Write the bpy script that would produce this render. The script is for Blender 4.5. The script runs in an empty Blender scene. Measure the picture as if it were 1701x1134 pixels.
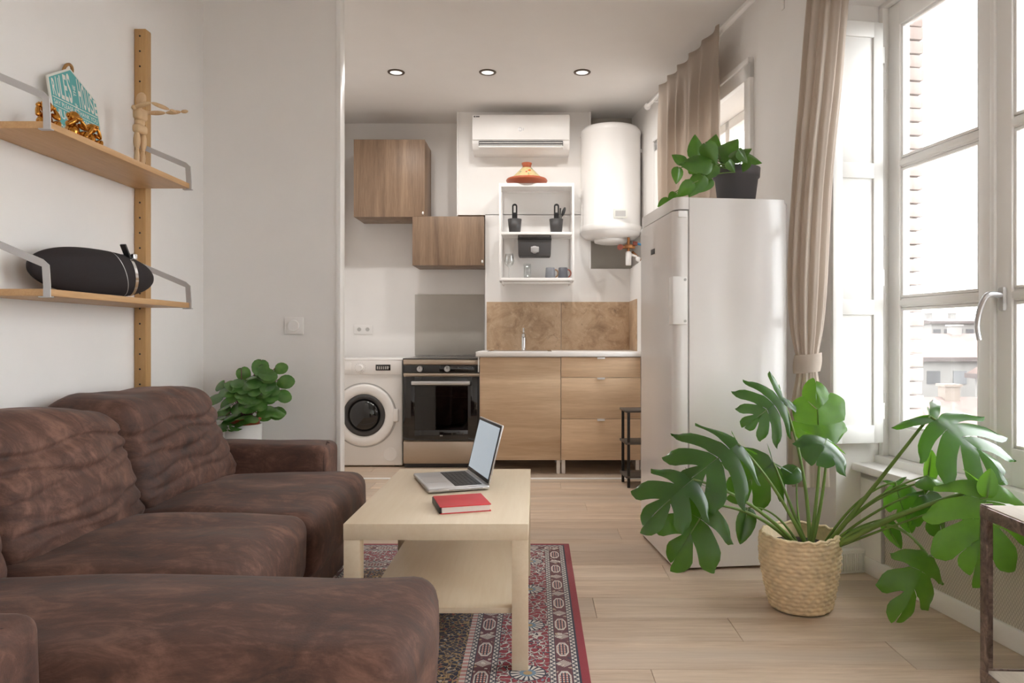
import bpy, bmesh, math, random
from mathutils import Vector, Matrix, noise

R = math.radians
rnd = random.Random(7)
scene = bpy.context.scene
col = scene.collection
F, CX, CY, CAMZ = 1190.0, 890.0, 560.0, 1.01        # focal length and vanishing point in photo pixels, eye height in metres

# ------------------------------------------------------------------ camera, world, exposure
cam_data = bpy.data.cameras.new('camera')
cam = bpy.data.objects.new('camera', cam_data); col.objects.link(cam)
cam.location = (0, 0, CAMZ); cam.rotation_euler = (R(90), 0, 0)
cam_data.sensor_width = 36.0
cam_data.lens = F / 1701 * 36.0
cam_data.shift_x = -(CX - 850.5) / 1701
cam_data.shift_y = (CY - 567.0) / 1701
cam_data.clip_start = 0.02; cam_data.clip_end = 500
scene.camera = cam

world = bpy.data.worlds.new('overcast_sky'); scene.world = world
world.use_nodes = True
wb = world.node_tree.nodes['Background']
wb.inputs['Color'].default_value = (0.955, 0.985, 1.0, 1)
wb.inputs['Strength'].default_value = 3.2
scene.view_settings.view_transform = 'Standard'
scene.view_settings.look = 'None'
scene.view_settings.gamma = 1.0
scene.view_settings.use_curve_mapping = False
scene.view_settings.exposure = 1.92
scene.cycles.use_denoising = True
scene.cycles.max_bounces = 14
scene.cycles.diffuse_bounces = 8
scene.cycles.transparent_max_bounces = 16
scene.cycles.caustics_reflective = False
scene.cycles.caustics_refractive = False

def portal(loc, rot, sx, sy):
    l = bpy.data.lights.new('opening_daylight', 'AREA'); l.shape = 'RECTANGLE'; l.size = sx; l.size_y = sy
    l.cycles.is_portal = True
    o = bpy.data.objects.new('opening_daylight', l); o.location = loc; o.rotation_euler = rot
    col.objects.link(o); return o

# the right-hand wall is skewed 9 degrees: its frame has x towards the viewer, y outwards, z up
WALL_ANG = math.atan2(-.987, .161)
WM = Matrix.Translation((1.30, 3.06, 0)) @ Matrix.Rotation(WALL_ANG, 4, 'Z')
def W(x, y, z): return WM @ Vector((x, y, z))
CEIL = 2.86
for (xa, xb, za, zb) in ((-2.32, -.865, .95, 2.41), (-.02, 1.17, .50, 2.43), (2.9, 4.0, .45, 2.45)):  # last opening is an unseen window, added behind the viewer for more daylight
    portal(W((xa+xb)/2, .42, (za+zb)/2), (R(90), 0, WALL_ANG), xb-xa, zb-za)

# ------------------------------------------------------------------ helpers
def px(x, y, Y): return Vector(((x-CX)*Y/F, Y, CAMZ-(y-CY)*Y/F))
def lin(c):
    def f(v):
        v /= 255.0
        return v/12.92 if v <= .04045 else ((v+.055)/1.055)**2.4
    return (f(c[0]), f(c[1]), f(c[2]), 1)

def tag(o, label=None, cat=None, group=None, kind=None):
    if label: o['label'] = label
    if cat: o['category'] = cat
    if group: o['group'] = group
    if kind: o['kind'] = kind
    return o
def thing(name, label, cat, loc=(0, 0, 0), rotz=0, group=None, kind=None, matrix=None):
    o = bpy.data.objects.new(name, None); col.objects.link(o)
    o.empty_display_size = .05
    if matrix is not None: o.matrix_world = matrix
    else: o.location = loc; o.rotation_euler = (0, 0, rotz)
    return tag(o, label, cat, group, kind)
def structure(name, label=None, loc=(0, 0, 0), matrix=None):
    return thing(name, label, None, loc, 0, None, 'structure', matrix)

class MB:
    def __init__(s): s.b = bmesh.new()
    def _merge(s, t, M=None):
        if M is not None: bmesh.ops.transform(t, matrix=M, verts=t.verts)
        me = bpy.data.meshes.new('tmp'); t.to_mesh(me); t.free(); s.b.from_mesh(me); bpy.data.meshes.remove(me)
        return s
    def box(s, x0, x1, y0, y1, z0, z1, bev=0, seg=2, M=None):
        t = bmesh.new(); bmesh.ops.create_cube(t, size=1)
        for v in t.verts:
            v.co = Vector(((x0+x1)/2+v.co.x*(x1-x0), (y0+y1)/2+v.co.y*(y1-y0), (z0+z1)/2+v.co.z*(z1-z0)))
        if bev > 0:
            bev = min(bev, .49*min(abs(x1-x0), abs(y1-y0), abs(z1-z0)))
            bmesh.ops.bevel(t, geom=list(t.edges), offset=bev, segments=seg, affect='EDGES', profile=.5)
        return s._merge(t, M)
    def cyl(s, p0, p1, r0, r1=None, n=20, caps=True, M=None):
        r1 = r0 if r1 is None else r1
        p0, p1 = Vector(p0), Vector(p1); d = p1-p0
        t = bmesh.new()
        bmesh.ops.create_cone(t, cap_ends=caps, segments=n, radius1=r0, radius2=r1, depth=d.length)
        Q = Matrix.Translation((p0+p1)/2) @ d.to_track_quat('Z', 'Y').to_matrix().to_4x4()
        return s._merge(t, Q if M is None else M @ Q)
    def sph(s, c, r, sc=(1, 1, 1), n=16, M=None):
        t = bmesh.new(); bmesh.ops.create_uvsphere(t, u_segments=n, v_segments=max(6, n*2//3), radius=r)
        Q = Matrix.Translation(c) @ Matrix.Diagonal((*sc, 1))
        return s._merge(t, Q if M is None else M @ Q)
    def ell(s, p0, p1, r, n=14):        # an ellipsoid spanning two points
        p0, p1 = Vector(p0), Vector(p1); d = p1-p0
        t = bmesh.new(); bmesh.ops.create_uvsphere(t, u_segments=n, v_segments=n*2//3, radius=1)
        Q = Matrix.Translation((p0+p1)/2) @ d.to_track_quat('Z', 'Y').to_matrix().to_4x4() @ Matrix.Diagonal((r, r, d.length/2, 1))
        return s._merge(t, Q)
    def lathe(s, prof, n=32, M=None):
        t = bmesh.new(); rows = []
        for (r, z) in prof:
            rows.append([t.verts.new((r*math.cos(2*math.pi*k/n), r*math.sin(2*math.pi*k/n), z)) for k in range(n)] if r > 1e-6 else [t.verts.new((0, 0, z))])
        for a, b in zip(rows, rows[1:]):
            for k in range(n):
                k2 = (k+1) % n
                if len(a) == 1 and len(b) == 1: continue
                if len(a) == 1: t.faces.new((a[0], b[k2], b[k]))
                elif len(b) == 1: t.faces.new((a[k], a[k2], b[0]))
                else: t.faces.new((a[k], a[k2], b[k2], b[k]))
        bmesh.ops.recalc_face_normals(t, faces=t.faces)
        return s._merge(t, M)
    def tube(s, pts, r, n=8, M=None, caps=True):
        pts = [Vector(p) for p in pts]
        rs = r if isinstance(r, (list, tuple)) else [r]*len(pts)
        t = bmesh.new(); rows = []; up = Vector((0, 0, 1)); prev = None
        for i, p in enumerate(pts):
            d = (pts[min(i+1, len(pts)-1)]-pts[max(i-1, 0)]).normalized()
            if prev is None:
                a = d.cross(up if abs(d.z) < .95 else Vector((1, 0, 0))).normalized()
            else:
                a = (prev - d*prev.dot(d)).normalized()
            prev = a; b = d.cross(a)
            rows.append([t.verts.new(p+rs[i]*(a*math.cos(2*math.pi*k/n)+b*math.sin(2*math.pi*k/n))) for k in range(n)])
        for a, b in zip(rows, rows[1:]):
            for k in range(n): t.faces.new((a[k], a[(k+1) % n], b[(k+1) % n], b[k]))
        if caps: t.faces.new(rows[0][::-1]); t.faces.new(rows[-1])
        bmesh.ops.recalc_face_normals(t, faces=t.faces)
        return s._merge(t, M)
    def prism(s, poly, t0, t1, axis='Z', bev=0, M=None):
        t = bmesh.new()
        def mk(p, h):
            return {'Z': (p[0], p[1], h), 'Y': (p[0], h, p[1]), 'X': (h, p[0], p[1])}[axis]
        a = [t.verts.new(mk(p, t0)) for p in poly]; b = [t.verts.new(mk(p, t1)) for p in poly]
        t.faces.new(a); t.faces.new(b[::-1])
        for k in range(len(a)): t.faces.new((a[k], a[(k+1) % len(a)], b[(k+1) % len(a)], b[k]))
        bmesh.ops.recalc_face_normals(t, faces=t.faces)
        if bev: bmesh.ops.bevel(t, geom=list(t.edges), offset=bev, segments=2, affect='EDGES', profile=.5)
        return s._merge(t, M)
    def grid(s, rows, close_u=False):
        vs = [[s.b.verts.new(p) for p in r] for r in rows]
        for a, b in zip(vs, vs[1:]):
            m = len(a)
            for k in range(m if close_u else m-1):
                s.b.faces.new((a[k], a[(k+1) % m], b[(k+1) % m], b[k]))
        return s
    def soft(s, x0, x1, y0, y1, z0, z1, r, bulge=(0, 0, 0), fn=None, n=14):
        """rounded, swollen cushion: a gridded box whose edges are rounded by r"""
        def ax(a, b):
            L = b-a; e = min(r, L*.45)
            pts = [a+e*(1-math.cos(math.pi/2*k/4)) for k in range(4)]
            mid = [a+e+(L-2*e)*k/n for k in range(n+1)]
            return pts+mid+[a+b-p for p in reversed(pts)]
        X, Y, Z = ax(x0, x1), ax(y0, y1), ax(z0, z1)
        t = bmesh.new()
        def face(A, B, mk, flip):
            g = [[t.verts.new(mk(a, b)) for b in B] for a in A]
            for i in range(len(A)-1):
                for j in range(len(B)-1):
                    q = (g[i][j], g[i+1][j], g[i+1][j+1], g[i][j+1])
                    t.faces.new(q if not flip else q[::-1])
        face(X, Y, lambda a, b: (a, b, z0), True); face(X, Y, lambda a, b: (a, b, z1), False)
        face(X, Z, lambda a, b: (a, y0, b), False); face(X, Z, lambda a, b: (a, y1, b), True)
        face(Y, Z, lambda a, b: (x0, a, b), True); face(Y, Z, lambda a, b: (x1, a, b), False)
        bmesh.ops.remove_doubles(t, verts=t.verts, dist=1e-5)
        c = Vector(((x0+x1)/2, (y0+y1)/2, (z0+z1)/2)); h = Vector(((x1-x0)/2, (y1-y0)/2, (z1-z0)/2))
        for v in t.verts:
            p = v.co-c
            q = Vector([max(-(h[i]-r), min(h[i]-r, p[i])) for i in range(3)])
            d = p-q
            if d.length > 1e-7: p = q+d.normalized()*r
            u = Vector([p[i]/h[i] for i in range(3)])
            for i in range(3):
                j, k = (i+1) % 3, (i+2) % 3
                p[i] += math.copysign(1, u[i])*bulge[i]*max(0, 1-u[j]**2)*max(0, 1-u[k]**2)*min(1, abs(u[i])*1.2)
            v.co = c+p
            if fn: v.co = Vector(fn(v.co, u))
        return s._merge(t)
    def xf(s, M): bmesh.ops.transform(s.b, matrix=M, verts=s.b.verts); return s
    def build(s, name, mat, parent=None, smooth=None, kind=None):
        bmesh.ops.recalc_face_normals(s.b, faces=s.b.faces)
        me = bpy.data.meshes.new(name); s.b.to_mesh(me); s.b.free()
        if smooth is not False:
            me.polygons.foreach_set('use_smooth', [True]*len(me.polygons))
            if smooth is None:
                try: me.set_sharp_from_angle(angle=R(35))
                except Exception: pass
        me.materials.append(mat)
        o = bpy.data.objects.new(name, me); col.objects.link(o)
        if parent is not None: o.parent = parent
        if kind: o['kind'] = kind
        return o
def B(name, mat, parent, x0, x1, y0, y1, z0, z1, bev=0, seg=2):
    return MB().box(x0, x1, y0, y1, z0, z1, bev, seg).build(name, mat, parent)
def share(src, parent, loc, rot=None, scale=None):
    c = src.copy(); col.objects.link(c); c.parent = parent; c.location = loc
    if rot is not None: c.rotation_euler = rot
    if scale is not None: c.scale = scale
    return c
def text(body, mat, parent, M, width=None, height=.01, name='lettering', bold=0.0):
    cu = bpy.data.curves.new(name, 'FONT'); cu.body = body; cu.size = 1; cu.align_x = 'CENTER'; cu.offset = bold
    f = bpy.data.objects.new(name, cu); col.objects.link(f)
    bpy.context.view_layer.update()
    me = bpy.data.meshes.new_from_object(f.evaluated_get(bpy.context.evaluated_depsgraph_get()))
    bpy.data.objects.remove(f); bpy.data.curves.remove(cu)
    xs = [v.co.x for v in me.vertices]; ys = [v.co.y for v in me.vertices]
    w, h, y0, xm = max(xs)-min(xs), max(ys)-min(ys), min(ys), (max(xs)+min(xs))/2
    sy = height/h; sx = (width/w) if width else sy
    for v in me.vertices: v.co = Vector(((v.co.x-xm)*sx, (v.co.y-y0)*sy, 0))
    me.name = name; me.materials.clear(); me.materials.append(mat)
    o = bpy.data.objects.new(name, me); col.objects.link(o); o.parent = parent; o.matrix_local = M
    return o
FACING = Matrix.Rotation(R(90), 4, 'X')          # text standing upright, read from -y

def bez(p0, c, p1, n=12):
    return [(1-t)**2*p0+2*t*(1-t)*c+t*t*p1 for t in [k/n for k in range(n+1)]]
def crom(P, t):
    n = len(P)-1; f = t*n; i = min(int(f), n-1); f -= i
    a, b, c, d = P[max(i-1, 0)], P[i], P[i+1], P[min(i+2, n)]
    return tuple(.5*((2*b[k])+(-a[k]+c[k])*f+(2*a[k]-5*b[k]+4*c[k]-d[k])*f*f+(-a[k]+3*b[k]-3*c[k]+d[k])*f**3) for k in range(len(b)))

# ------------------------------------------------------------------ materials
class G:
    """a little expression builder for shader nodes"""
    def __init__(s, name):
        s.m = bpy.data.materials.new(name); s.m.use_nodes = True
        s.t = s.m.node_tree; s.bsdf = s.t.nodes['Principled BSDF']
    def n(s, kind, **kw):
        o = s.t.nodes.new(kind)
        for k, v in kw.items(): setattr(o, k, v)
        return o
    def put(s, sock, v):
        if hasattr(v, 'is_output'): s.t.links.new(v, sock)
        else: sock.default_value = v
    def m1(s, op, a, b=None, c=None):
        o = s.n('ShaderNodeMath', operation=op)
        for i, v in enumerate((a, b, c)):
            if v is not None: s.put(o.inputs[i], v)
        return o.outputs[0]
    def add(s, a, b): return s.m1('ADD', a, b)
    def sub(s, a, b): return s.m1('SUBTRACT', a, b)
    def mul(s, a, b): return s.m1('MULTIPLY', a, b)
    def ab(s, a): return s.m1('ABSOLUTE', a)
    def lt(s, a, b): return s.m1('LESS_THAN', a, b)
    def gt(s, a, b): return s.m1('GREATER_THAN', a, b)
    def fr(s, a): return s.m1('FRACT', a)
    def band(s, d, a, b): return s.mul(s.gt(d, a), s.lt(d, b))
    def coord(s, which='Object'): return s.n('ShaderNodeTexCoord').outputs[which]
    def mapping(s, v, sc=(1, 1, 1), loc=(0, 0, 0), rot=(0, 0, 0)):
        o = s.n('ShaderNodeMapping'); s.put(o.inputs['Vector'], v)
        o.inputs['Scale'].default_value = sc; o.inputs['Rotation'].default_value = rot
        s.put(o.inputs['Location'], loc)
        return o.outputs[0]
    def noise(s, v, scale, detail=4, rough=.55, dist=0):
        o = s.n('ShaderNodeTexNoise'); s.put(o.inputs['Vector'], v)
        o.inputs['Scale'].default_value = scale; o.inputs['Detail'].default_value = detail
        o.inputs['Roughness'].default_value = rough; o.inputs['Distortion'].default_value = dist
        return o.outputs['Fac']
    def vor(s, v, scale, feature='F1', out='Distance'):
        o = s.n('ShaderNodeTexVoronoi', feature=feature); s.put(o.inputs['Vector'], v); o.inputs['Scale'].default_value = scale
        return o.outputs[out]
    def ramp(s, f, stops):
        o = s.n('ShaderNodeValToRGB'); s.put(o.inputs[0], f); e = o.color_ramp.elements
        while len(e) < len(stops): e.new(.5)
        for k, (p, c) in enumerate(stops): e[k].position = p; e[k].color = c if len(c) == 4 else (*c, 1)
        return o.outputs[0]
    def mix(s, f, a, b, mode='MIX'):
        o = s.n('ShaderNodeMix', data_type='RGBA', blend_type=mode)
        s.put(o.inputs[0], f); s.put(o.inputs[6], a); s.put(o.inputs[7], b)
        return o.outputs[2]
    def xyz(s, v):
        o = s.n('ShaderNodeSeparateXYZ'); s.put(o.inputs[0], v); return o.outputs[0], o.outputs[1], o.outputs[2]
    def bump(s, h, strength=.3, dist=.002):
        o = s.n('ShaderNodeBump'); o.inputs['Strength'].default_value = strength; o.inputs['Distance'].default_value = dist
        s.put(o.inputs['Height'], h); s.put(s.bsdf.inputs['Normal'], o.outputs[0])
    def set(s, color=None, rough=None, metal=None, **kw):
        if color is not None: s.put(s.bsdf.inputs['Base Color'], color)
        if rough is not None: s.put(s.bsdf.inputs['Roughness'], rough)
        if metal is not None: s.put(s.bsdf.inputs['Metallic'], metal)
        for k, v in kw.items(): s.put(s.bsdf.inputs[k.replace('_', ' ')], v)
        return s.m

def paint(name, rgb, rough=.6, metal=0, var=.03, scale=6, bump=0, bscale=60, **kw):
    g = G(name); co = g.coord(); c = lin(rgb)
    f = g.noise(co, scale, 3)
    a = tuple(max(0, v*(1-var)) for v in c[:3])+(1,); b = tuple(min(1, v*(1+var)) for v in c[:3])+(1,)
    m = g.set(g.ramp(f, [(.3, a), (.7, b)]), rough, metal, **kw)
    if bump: g.bump(g.noise(co, bscale, 3), bump, .001)
    return m
def wood(name, light, dark, axis='X', scale=1.0, rough=.5, ring=.5, random_offset=False, knots=False, grey=None):
    g = G(name); co = g.coord()
    st = {'X': (1, 14, 14), 'Y': (14, 1, 14), 'Z': (14, 14, 1)}[axis]
    loc = (0, 0, 0)
    if random_offset:
        oi = g.n('ShaderNodeObjectInfo'); cm = g.n('ShaderNodeCombineXYZ')
        for i, k in enumerate((37.0, 91.0, 53.0)): g.put(cm.inputs[i], g.mul(oi.outputs['Random'], k))
        loc = cm.outputs[0]
    v = g.mapping(co, tuple(a*scale for a in st), loc)
    v2 = g.mapping(co, tuple(a*scale*b for a, b in zip(st, (.35, .35, .35))), loc)
    big = g.noise(v2, 1.5, 3, .5, 1.2)
    fine = g.noise(v, 6, 6, .65, .4)
    f = g.add(g.mul(big, ring), g.mul(fine, 1-ring))
    c = g.ramp(f, [(.3, lin(dark)), (.5, tuple((a+b)/2 for a, b in zip(lin(light), lin(dark)))), (.68, lin(light))])
    if grey is not None:
        c = g.mix(g.mul(g.ramp(g.noise(v2, .8, 2, .5, .5), [(.45, (0, 0, 0)), (.7, (1, 1, 1))]), .6), c, lin(grey))
    if random_offset:
        oi = g.n('ShaderNodeObjectInfo')
        c = g.mix(1.0, c, g.ramp(oi.outputs['Random'], [(0, (.86, .86, .86)), (1, (1.08, 1.08, 1.08))]), 'MULTIPLY')
    m = g.set(c, rough); g.bump(fine, .08, .0006)
    return m
def leafmat(name, dark, light, rough=.32, trans=.3, tcol=(120, 190, 40)):
    g = G(name); co = g.coord()
    f = g.noise(co, 14, 3)
    c = g.ramp(f, [(.3, lin(dark)), (.75, lin(light))])
    g.set(c, rough, 0); g.bsdf.inputs['Coat Weight'].default_value = .5; g.bsdf.inputs['Coat Roughness'].default_value = .22
    tr = g.n('ShaderNodeBsdfTranslucent'); tr.inputs[0].default_value = lin(tcol)
    mx = g.n('ShaderNodeMixShader'); mx.inputs[0].default_value = trans
    g.t.links.new(g.bsdf.outputs[0], mx.inputs[1]); g.t.links.new(tr.outputs[0], mx.inputs[2])
    g.t.links.new(mx.outputs[0], g.t.nodes['Material Output'].inputs[0])
    g.bump(g.noise(co, 40, 2), .15, .001)
    return g.m
def clothmat(name, rgb, trans=.35):
    g = G(name); co = g.coord(); c = lin(rgb)
    f = g.noise(co, 5, 3)
    g.set(g.ramp(f, [(.3, tuple(v*.95 for v in c[:3])), (.7, c)]), .9)
    tr = g.n('ShaderNodeBsdfTranslucent'); tr.inputs[0].default_value = tuple(v*.95 for v in c[:3])+(1,)
    mx = g.n('ShaderNodeMixShader'); mx.inputs[0].default_value = trans
    g.t.links.new(g.bsdf.outputs[0], mx.inputs[1]); g.t.links.new(tr.outputs[0], mx.inputs[2])
    g.t.links.new(mx.outputs[0], g.t.nodes['Material Output'].inputs[0])
    g.bump(g.noise(co, 400, 2), .1, .0005)
    return g.m
def glassmat(name, tint=(1, 1, 1), refl=.06):
    g = G(name)
    t = g.n('ShaderNodeBsdfTransparent'); t.inputs[0].default_value = (*tint, 1)
    gl = g.n('ShaderNodeBsdfGlossy'); gl.inputs['Roughness'].default_value = .02
    lw = g.n('ShaderNodeLayerWeight'); lw.inputs['Blend'].default_value = .25
    mx = g.n('ShaderNodeMixShader')
    g.t.links.new(g.add(g.mul(lw.outputs['Facing'], .35), refl*.5), mx.inputs[0])
    g.t.links.new(t.outputs[0], mx.inputs[1]); g.t.links.new(gl.outputs[0], mx.inputs[2])
    g.t.links.new(mx.outputs[0], g.t.nodes['Material Output'].inputs[0])
    return g.m

def suede():
    g = G('brown_suede'); co = g.coord()
    n1 = g.noise(co, 3.5, 6, .65, 1.5); n2 = g.noise(g.mapping(co, (1, 3, 2)), 7, 6, .7, 1.0)
    f = g.add(g.mul(n1, .55), g.mul(n2, .45))
    c = g.ramp(f, [(.36, lin((50, 32, 27))), (.5, lin((86, 58, 48))), (.63, lin((126, 92, 78)))])
    scr = g.noise(g.mapping(co, (2, 9, 4), rot=(0, 0, .5)), 8, 5, .75, .8)
    c = g.mix(g.mul(g.ramp(scr, [(.66, (0, 0, 0)), (.78, (1, 1, 1))]), .35), c, lin((132, 102, 88)))
    m = g.set(c, g.ramp(f, [(.35, (.62, .62, .62)), (.65, (.85, .85, .85))]), 0, Sheen_Weight=.06, Sheen_Roughness=.4)
    wr = g.noise(g.mapping(co, (3, 2, 9)), 2.2, 4, .55, .8)
    g.bump(g.add(g.mul(g.noise(co, 220, 3), .12), wr), .35, .01)
    return m
def travertine():
    g = G('travertine'); co = g.coord()
    n1 = g.noise(co, 6, 8, .7, .6); n2 = g.noise(co, 28, 6, .7); v = g.vor(co, 40)
    c = g.ramp(n1, [(.3, lin((146, 118, 92))), (.5, lin((188, 160, 130))), (.72, lin((208, 184, 156)))])
    c = g.mix(g.mul(g.ramp(n2, [(.55, (0, 0, 0)), (.68, (1, 1, 1))]), .5), c, lin((214, 192, 164)))
    c = g.mix(g.mul(g.ramp(g.noise(co, 15, 5, .75, 1), [(.6, (0, 0, 0)), (.7, (1, 1, 1))]), .6), c, lin((110, 88, 72)))
    m = g.set(c, .38); g.bump(n2, .2, .001); return m
def brushed(name, rgb, rough=.35, metal=1.0):
    g = G(name); co = g.coord(); c = lin(rgb)
    f = g.noise(g.mapping(co, (1, 1, 80)), 12, 3)
    return g.set(g.ramp(f, [(.3, tuple(v*.9 for v in c[:3])), (.7, c)]), rough, metal)
def rust():
    g = G('worn_steel'); co = g.coord(); f = g.noise(co, 22, 6, .7, .8)
    c = g.ramp(f, [(.35, lin((72, 60, 56))), (.5, lin((118, 100, 92))), (.68, lin((160, 142, 132)))])
    m = g.set(c, .45, .45); g.bump(f, .2, .001); return m

RHX, RHY = .67, .98
def rugmat():
    g = G('persian_rug'); co = g.coord(); x, y, z = g.xyz(co)
    dx = g.sub(RHX, g.ab(x)); dy = g.sub(RHY, g.ab(y))
    side = g.lt(dx, dy)
    d = g.m1('MINIMUM', dx, dy)
    s = g.add(g.mul(side, y), g.mul(g.sub(1, side), x))
    red, navy, cream, gold, plum, green, rust_, pink, blue = [lin(v) for v in
        ((148, 34, 52), (34, 36, 62), (214, 208, 200), (178, 146, 100), (104, 52, 62), (52, 74, 66), (170, 72, 56), (196, 140, 136), (112, 138, 160))]
    # field: navy with golden branches and small flowers
    warp = g.n('ShaderNodeVectorMath', operation='ADD'); g.put(warp.inputs[0], co)
    nz = g.n('ShaderNodeTexNoise'); g.put(nz.inputs['Vector'], co); nz.inputs['Scale'].default_value = 30
    sc = g.n('ShaderNodeVectorMath', operation='SCALE'); g.put(sc.inputs[0], nz.outputs['Color']); sc.inputs['Scale'].default_value = .03
    g.put(warp.inputs[1], sc.outputs[0]); wv = warp.outputs[0]
    vine = g.vor(wv, 52, 'DISTANCE_TO_EDGE'); vine2 = g.vor(wv, 40, 'DISTANCE_TO_EDGE')
    cells = g.vor(wv, 60, 'F1', 'Color'); cx_, cy_, cz_ = g.xyz(cells); spot = g.vor(wv, 60)
    fld = g.mix(g.lt(vine, .07), navy, gold)
    fl = g.mul(g.lt(spot, .34), g.gt(cx_, .45))
    fld = g.mix(fl, fld, g.ramp(cy_, [(.0, gold), (.34, cream), (.35, rust_), (.62, plum), (.63, blue), (1, gold)]))
    fld = g.mix(g.lt(g.fr(g.mul(s, 3.0)), .0), fld, cream)
    # red vine band
    rb = g.mix(g.lt(vine2, .05), red, cream)
    rb = g.mix(g.mul(g.lt(spot, .3), g.gt(cx_, .4)), rb, g.ramp(cy_, [(0, navy), (.4, navy), (.41, green), (.65, cream), (.66, blue), (1, rust_)]))
    rb = g.mix(g.band(vine2, .05, .10), rb, navy)
    ps = g.sub(g.mul(g.fr(g.add(g.mul(s, 1/.355), .52)), .355), .1775); pd = g.sub(d, .185)
    rr = g.m1('SQRT', g.add(g.mul(ps, ps), g.mul(g.mul(pd, pd), .8)))
    ang = g.m1('ARCTAN2', ps, pd)
    pet = g.gt(g.m1('SINE', g.mul(ang, 16)), -.3)
    rb = g.mix(g.lt(rr, .05), rb, navy)
    rb = g.mix(g.mul(g.band(rr, .02, .046), pet), rb, cream)
    rb = g.mix(g.lt(rr, .022), rb, blue); rb = g.mix(g.lt(rr, .012), rb, gold)
    # border with octagons
    def border(c0, half):
        a = g.m1('DIVIDE', g.ab(g.sub(d, c0)), half*.82)
        b = g.m1('DIVIDE', g.ab(g.sub(g.mul(g.fr(g.add(g.mul(s, 5), .5)), .2), .1)), .05)
        o = g.m1('MAXIMUM', g.m1('MAXIMUM', a, b), g.mul(g.add(a, b), .68))
        c = g.mix(g.mul(g.lt(spot, .42), g.gt(cx_, .35)), plum, g.ramp(cz_, [(.0, gold), (.5, cream), (.51, plum), (1, navy)]))
        b2 = g.ab(g.sub(g.fr(g.mul(s, 5)), .5))
        star = g.lt(g.add(g.mul(a, .7), g.mul(b2, 8)), 1.0)
        c = g.mix(g.mul(star, g.gt(g.m1('SINE', g.mul(g.add(d, s), 700)), -.2)), c, cream)
        plaid = g.mix(g.gt(g.m1('SINE', g.mul(s, 480)), .1), rust_, cream)
        plaid = g.mix(g.gt(g.m1('SINE', g.mul(d, 620)), .2), plaid, navy)
        c = g.mix(g.lt(o, 1.25), c, plum)
        c = g.mix(g.lt(o, 1.0), c, cream); return g.mix(g.lt(o, .8), c, plaid)
    zig = g.ab(g.sub(g.fr(g.mul(s, 40)), .5))
    def guard(c0, half):
        a = g.m1('DIVIDE', g.sub(d, c0), half)
        w = g.lt(g.ab(g.sub(a, g.sub(g.mul(zig, 3.2), .8))), .45)
        return g.mix(g.add(w, g.gt(g.ab(a), 1.0)), cream, navy)
    c = g.mix(g.gt(d, .385), fld, fld)
    c = g.mix(g.band(d, .366, .386), c, g.mix(g.lt(zig, .22), pink, cream))
    c = g.mix(g.band(d, .349, .368), c, guard(.359, .007))
    c = g.mix(g.band(d, .297, .349), c, border(.323, .026))
    c = g.mix(g.band(d, .278, .297), c, guard(.288, .007))
    c = g.mix(g.band(d, .119, .278), c, rb)
    c = g.mix(g.band(d, .099, .119), c, guard(.109, .008))
    c = g.mix(g.band(d, .051, .099), c, border(.075, .024))
    c = g.mix(g.band(d, .031, .051), c, guard(.041, .008))
    c = g.mix(g.lt(d, .031), c, navy); c = g.mix(g.lt(d, .026), c, red)
    pile = g.noise(co, 500, 2)
    c = g.mix(.35, c, g.ramp(pile, [(.3, (.5, .5, .5)), (.7, (1, 1, 1))]), 'MULTIPLY')
    m = g.set(c, .95, 0, Sheen_Weight=.2); g.bump(pile, .5, .003); return m
def tagine_mat():
    g = G('painted_terracotta'); co = g.coord(); cc = g.vor(co, 34, 'F1', 'Color'); a, b, c_ = g.xyz(cc); sp = g.vor(co, 34)
    c = g.ramp(a, [(0, lin((196, 176, 120))), (.3, lin((206, 190, 140))), (.31, lin((92, 120, 96))), (.6, lin((110, 140, 120))), (.61, lin((206, 110, 40))), (.85, lin((214, 130, 50))), (.86, lin((190, 50, 50)))])
    c = g.mix(g.gt(sp, .42), c, lin((205, 188, 140))); return g.set(c, .35)

M = {}
M['wall'] = paint('white_wall_paint', (237, 235, 233), .7, var=.01, bump=.05, bscale=120)
M['ceiling'] = paint('white_ceiling_paint', (235, 233, 231), .75, var=.01)
M['joinery'] = paint('white_gloss_joinery', (240, 239, 237), .35, var=.01)
M['shutter'] = paint('toned_down_white_shutter_paint', (218, 217, 214), .45, var=.02)  # white darkened evenly so strong window light doesn't bleach the panels
M['frame'] = paint('white_window_paint', (238, 237, 235), .3, var=.01)
M['niche'] = paint('grey_green_paint', (188, 184, 176), .7)
M['plank'] = wood('oak_floor_plank', (230, 210, 188), (176, 150, 126), 'X', .9, .42, .55, True, grey=(192, 177, 162))
M['gap'] = paint('dark_joint', (90, 72, 58), .8)
M['cab_dark'] = wood('walnut_effect', (164, 137, 112), (108, 85, 68), 'Z', 1.2, .45, .62, True)
M['cab_light'] = wood('light_oak_effect', (228, 202, 170), (192, 160, 127), 'X', 1.0, .45, .6, True)
M['birch'] = wood('birch_effect', (236, 221, 196), (226, 207, 178), 'Y', .8, .4, .5, True)
M['bamboo'] = wood('bamboo', (206, 166, 118), (184, 142, 96), 'Y', 1.6, .45, .4, True)
M['bamboo_up'] = wood('bamboo_upright', (206, 166, 112), (186, 144, 92), 'Z', 1.6, .45, .4, True)
M['beech'] = wood('pale_beech', (220, 190, 152), (200, 166, 126), 'Z', 3, .5, .5)
M['darkwood'] = wood('dark_board', (96, 88, 82), (62, 56, 52), 'X', 2, .5)
M['tablewood'] = wood('bleached_board', (214, 202, 186), (190, 176, 158), 'Y', 1.5, .55)
M['suede'] = suede()
M['seam'] = paint('seam_thread', (70, 48, 42), .8)
M['rug'] = rugmat()
M['travertine'] = travertine()
M['worktop'] = paint('white_laminate', (242, 240, 238), .3, var=.01)
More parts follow.
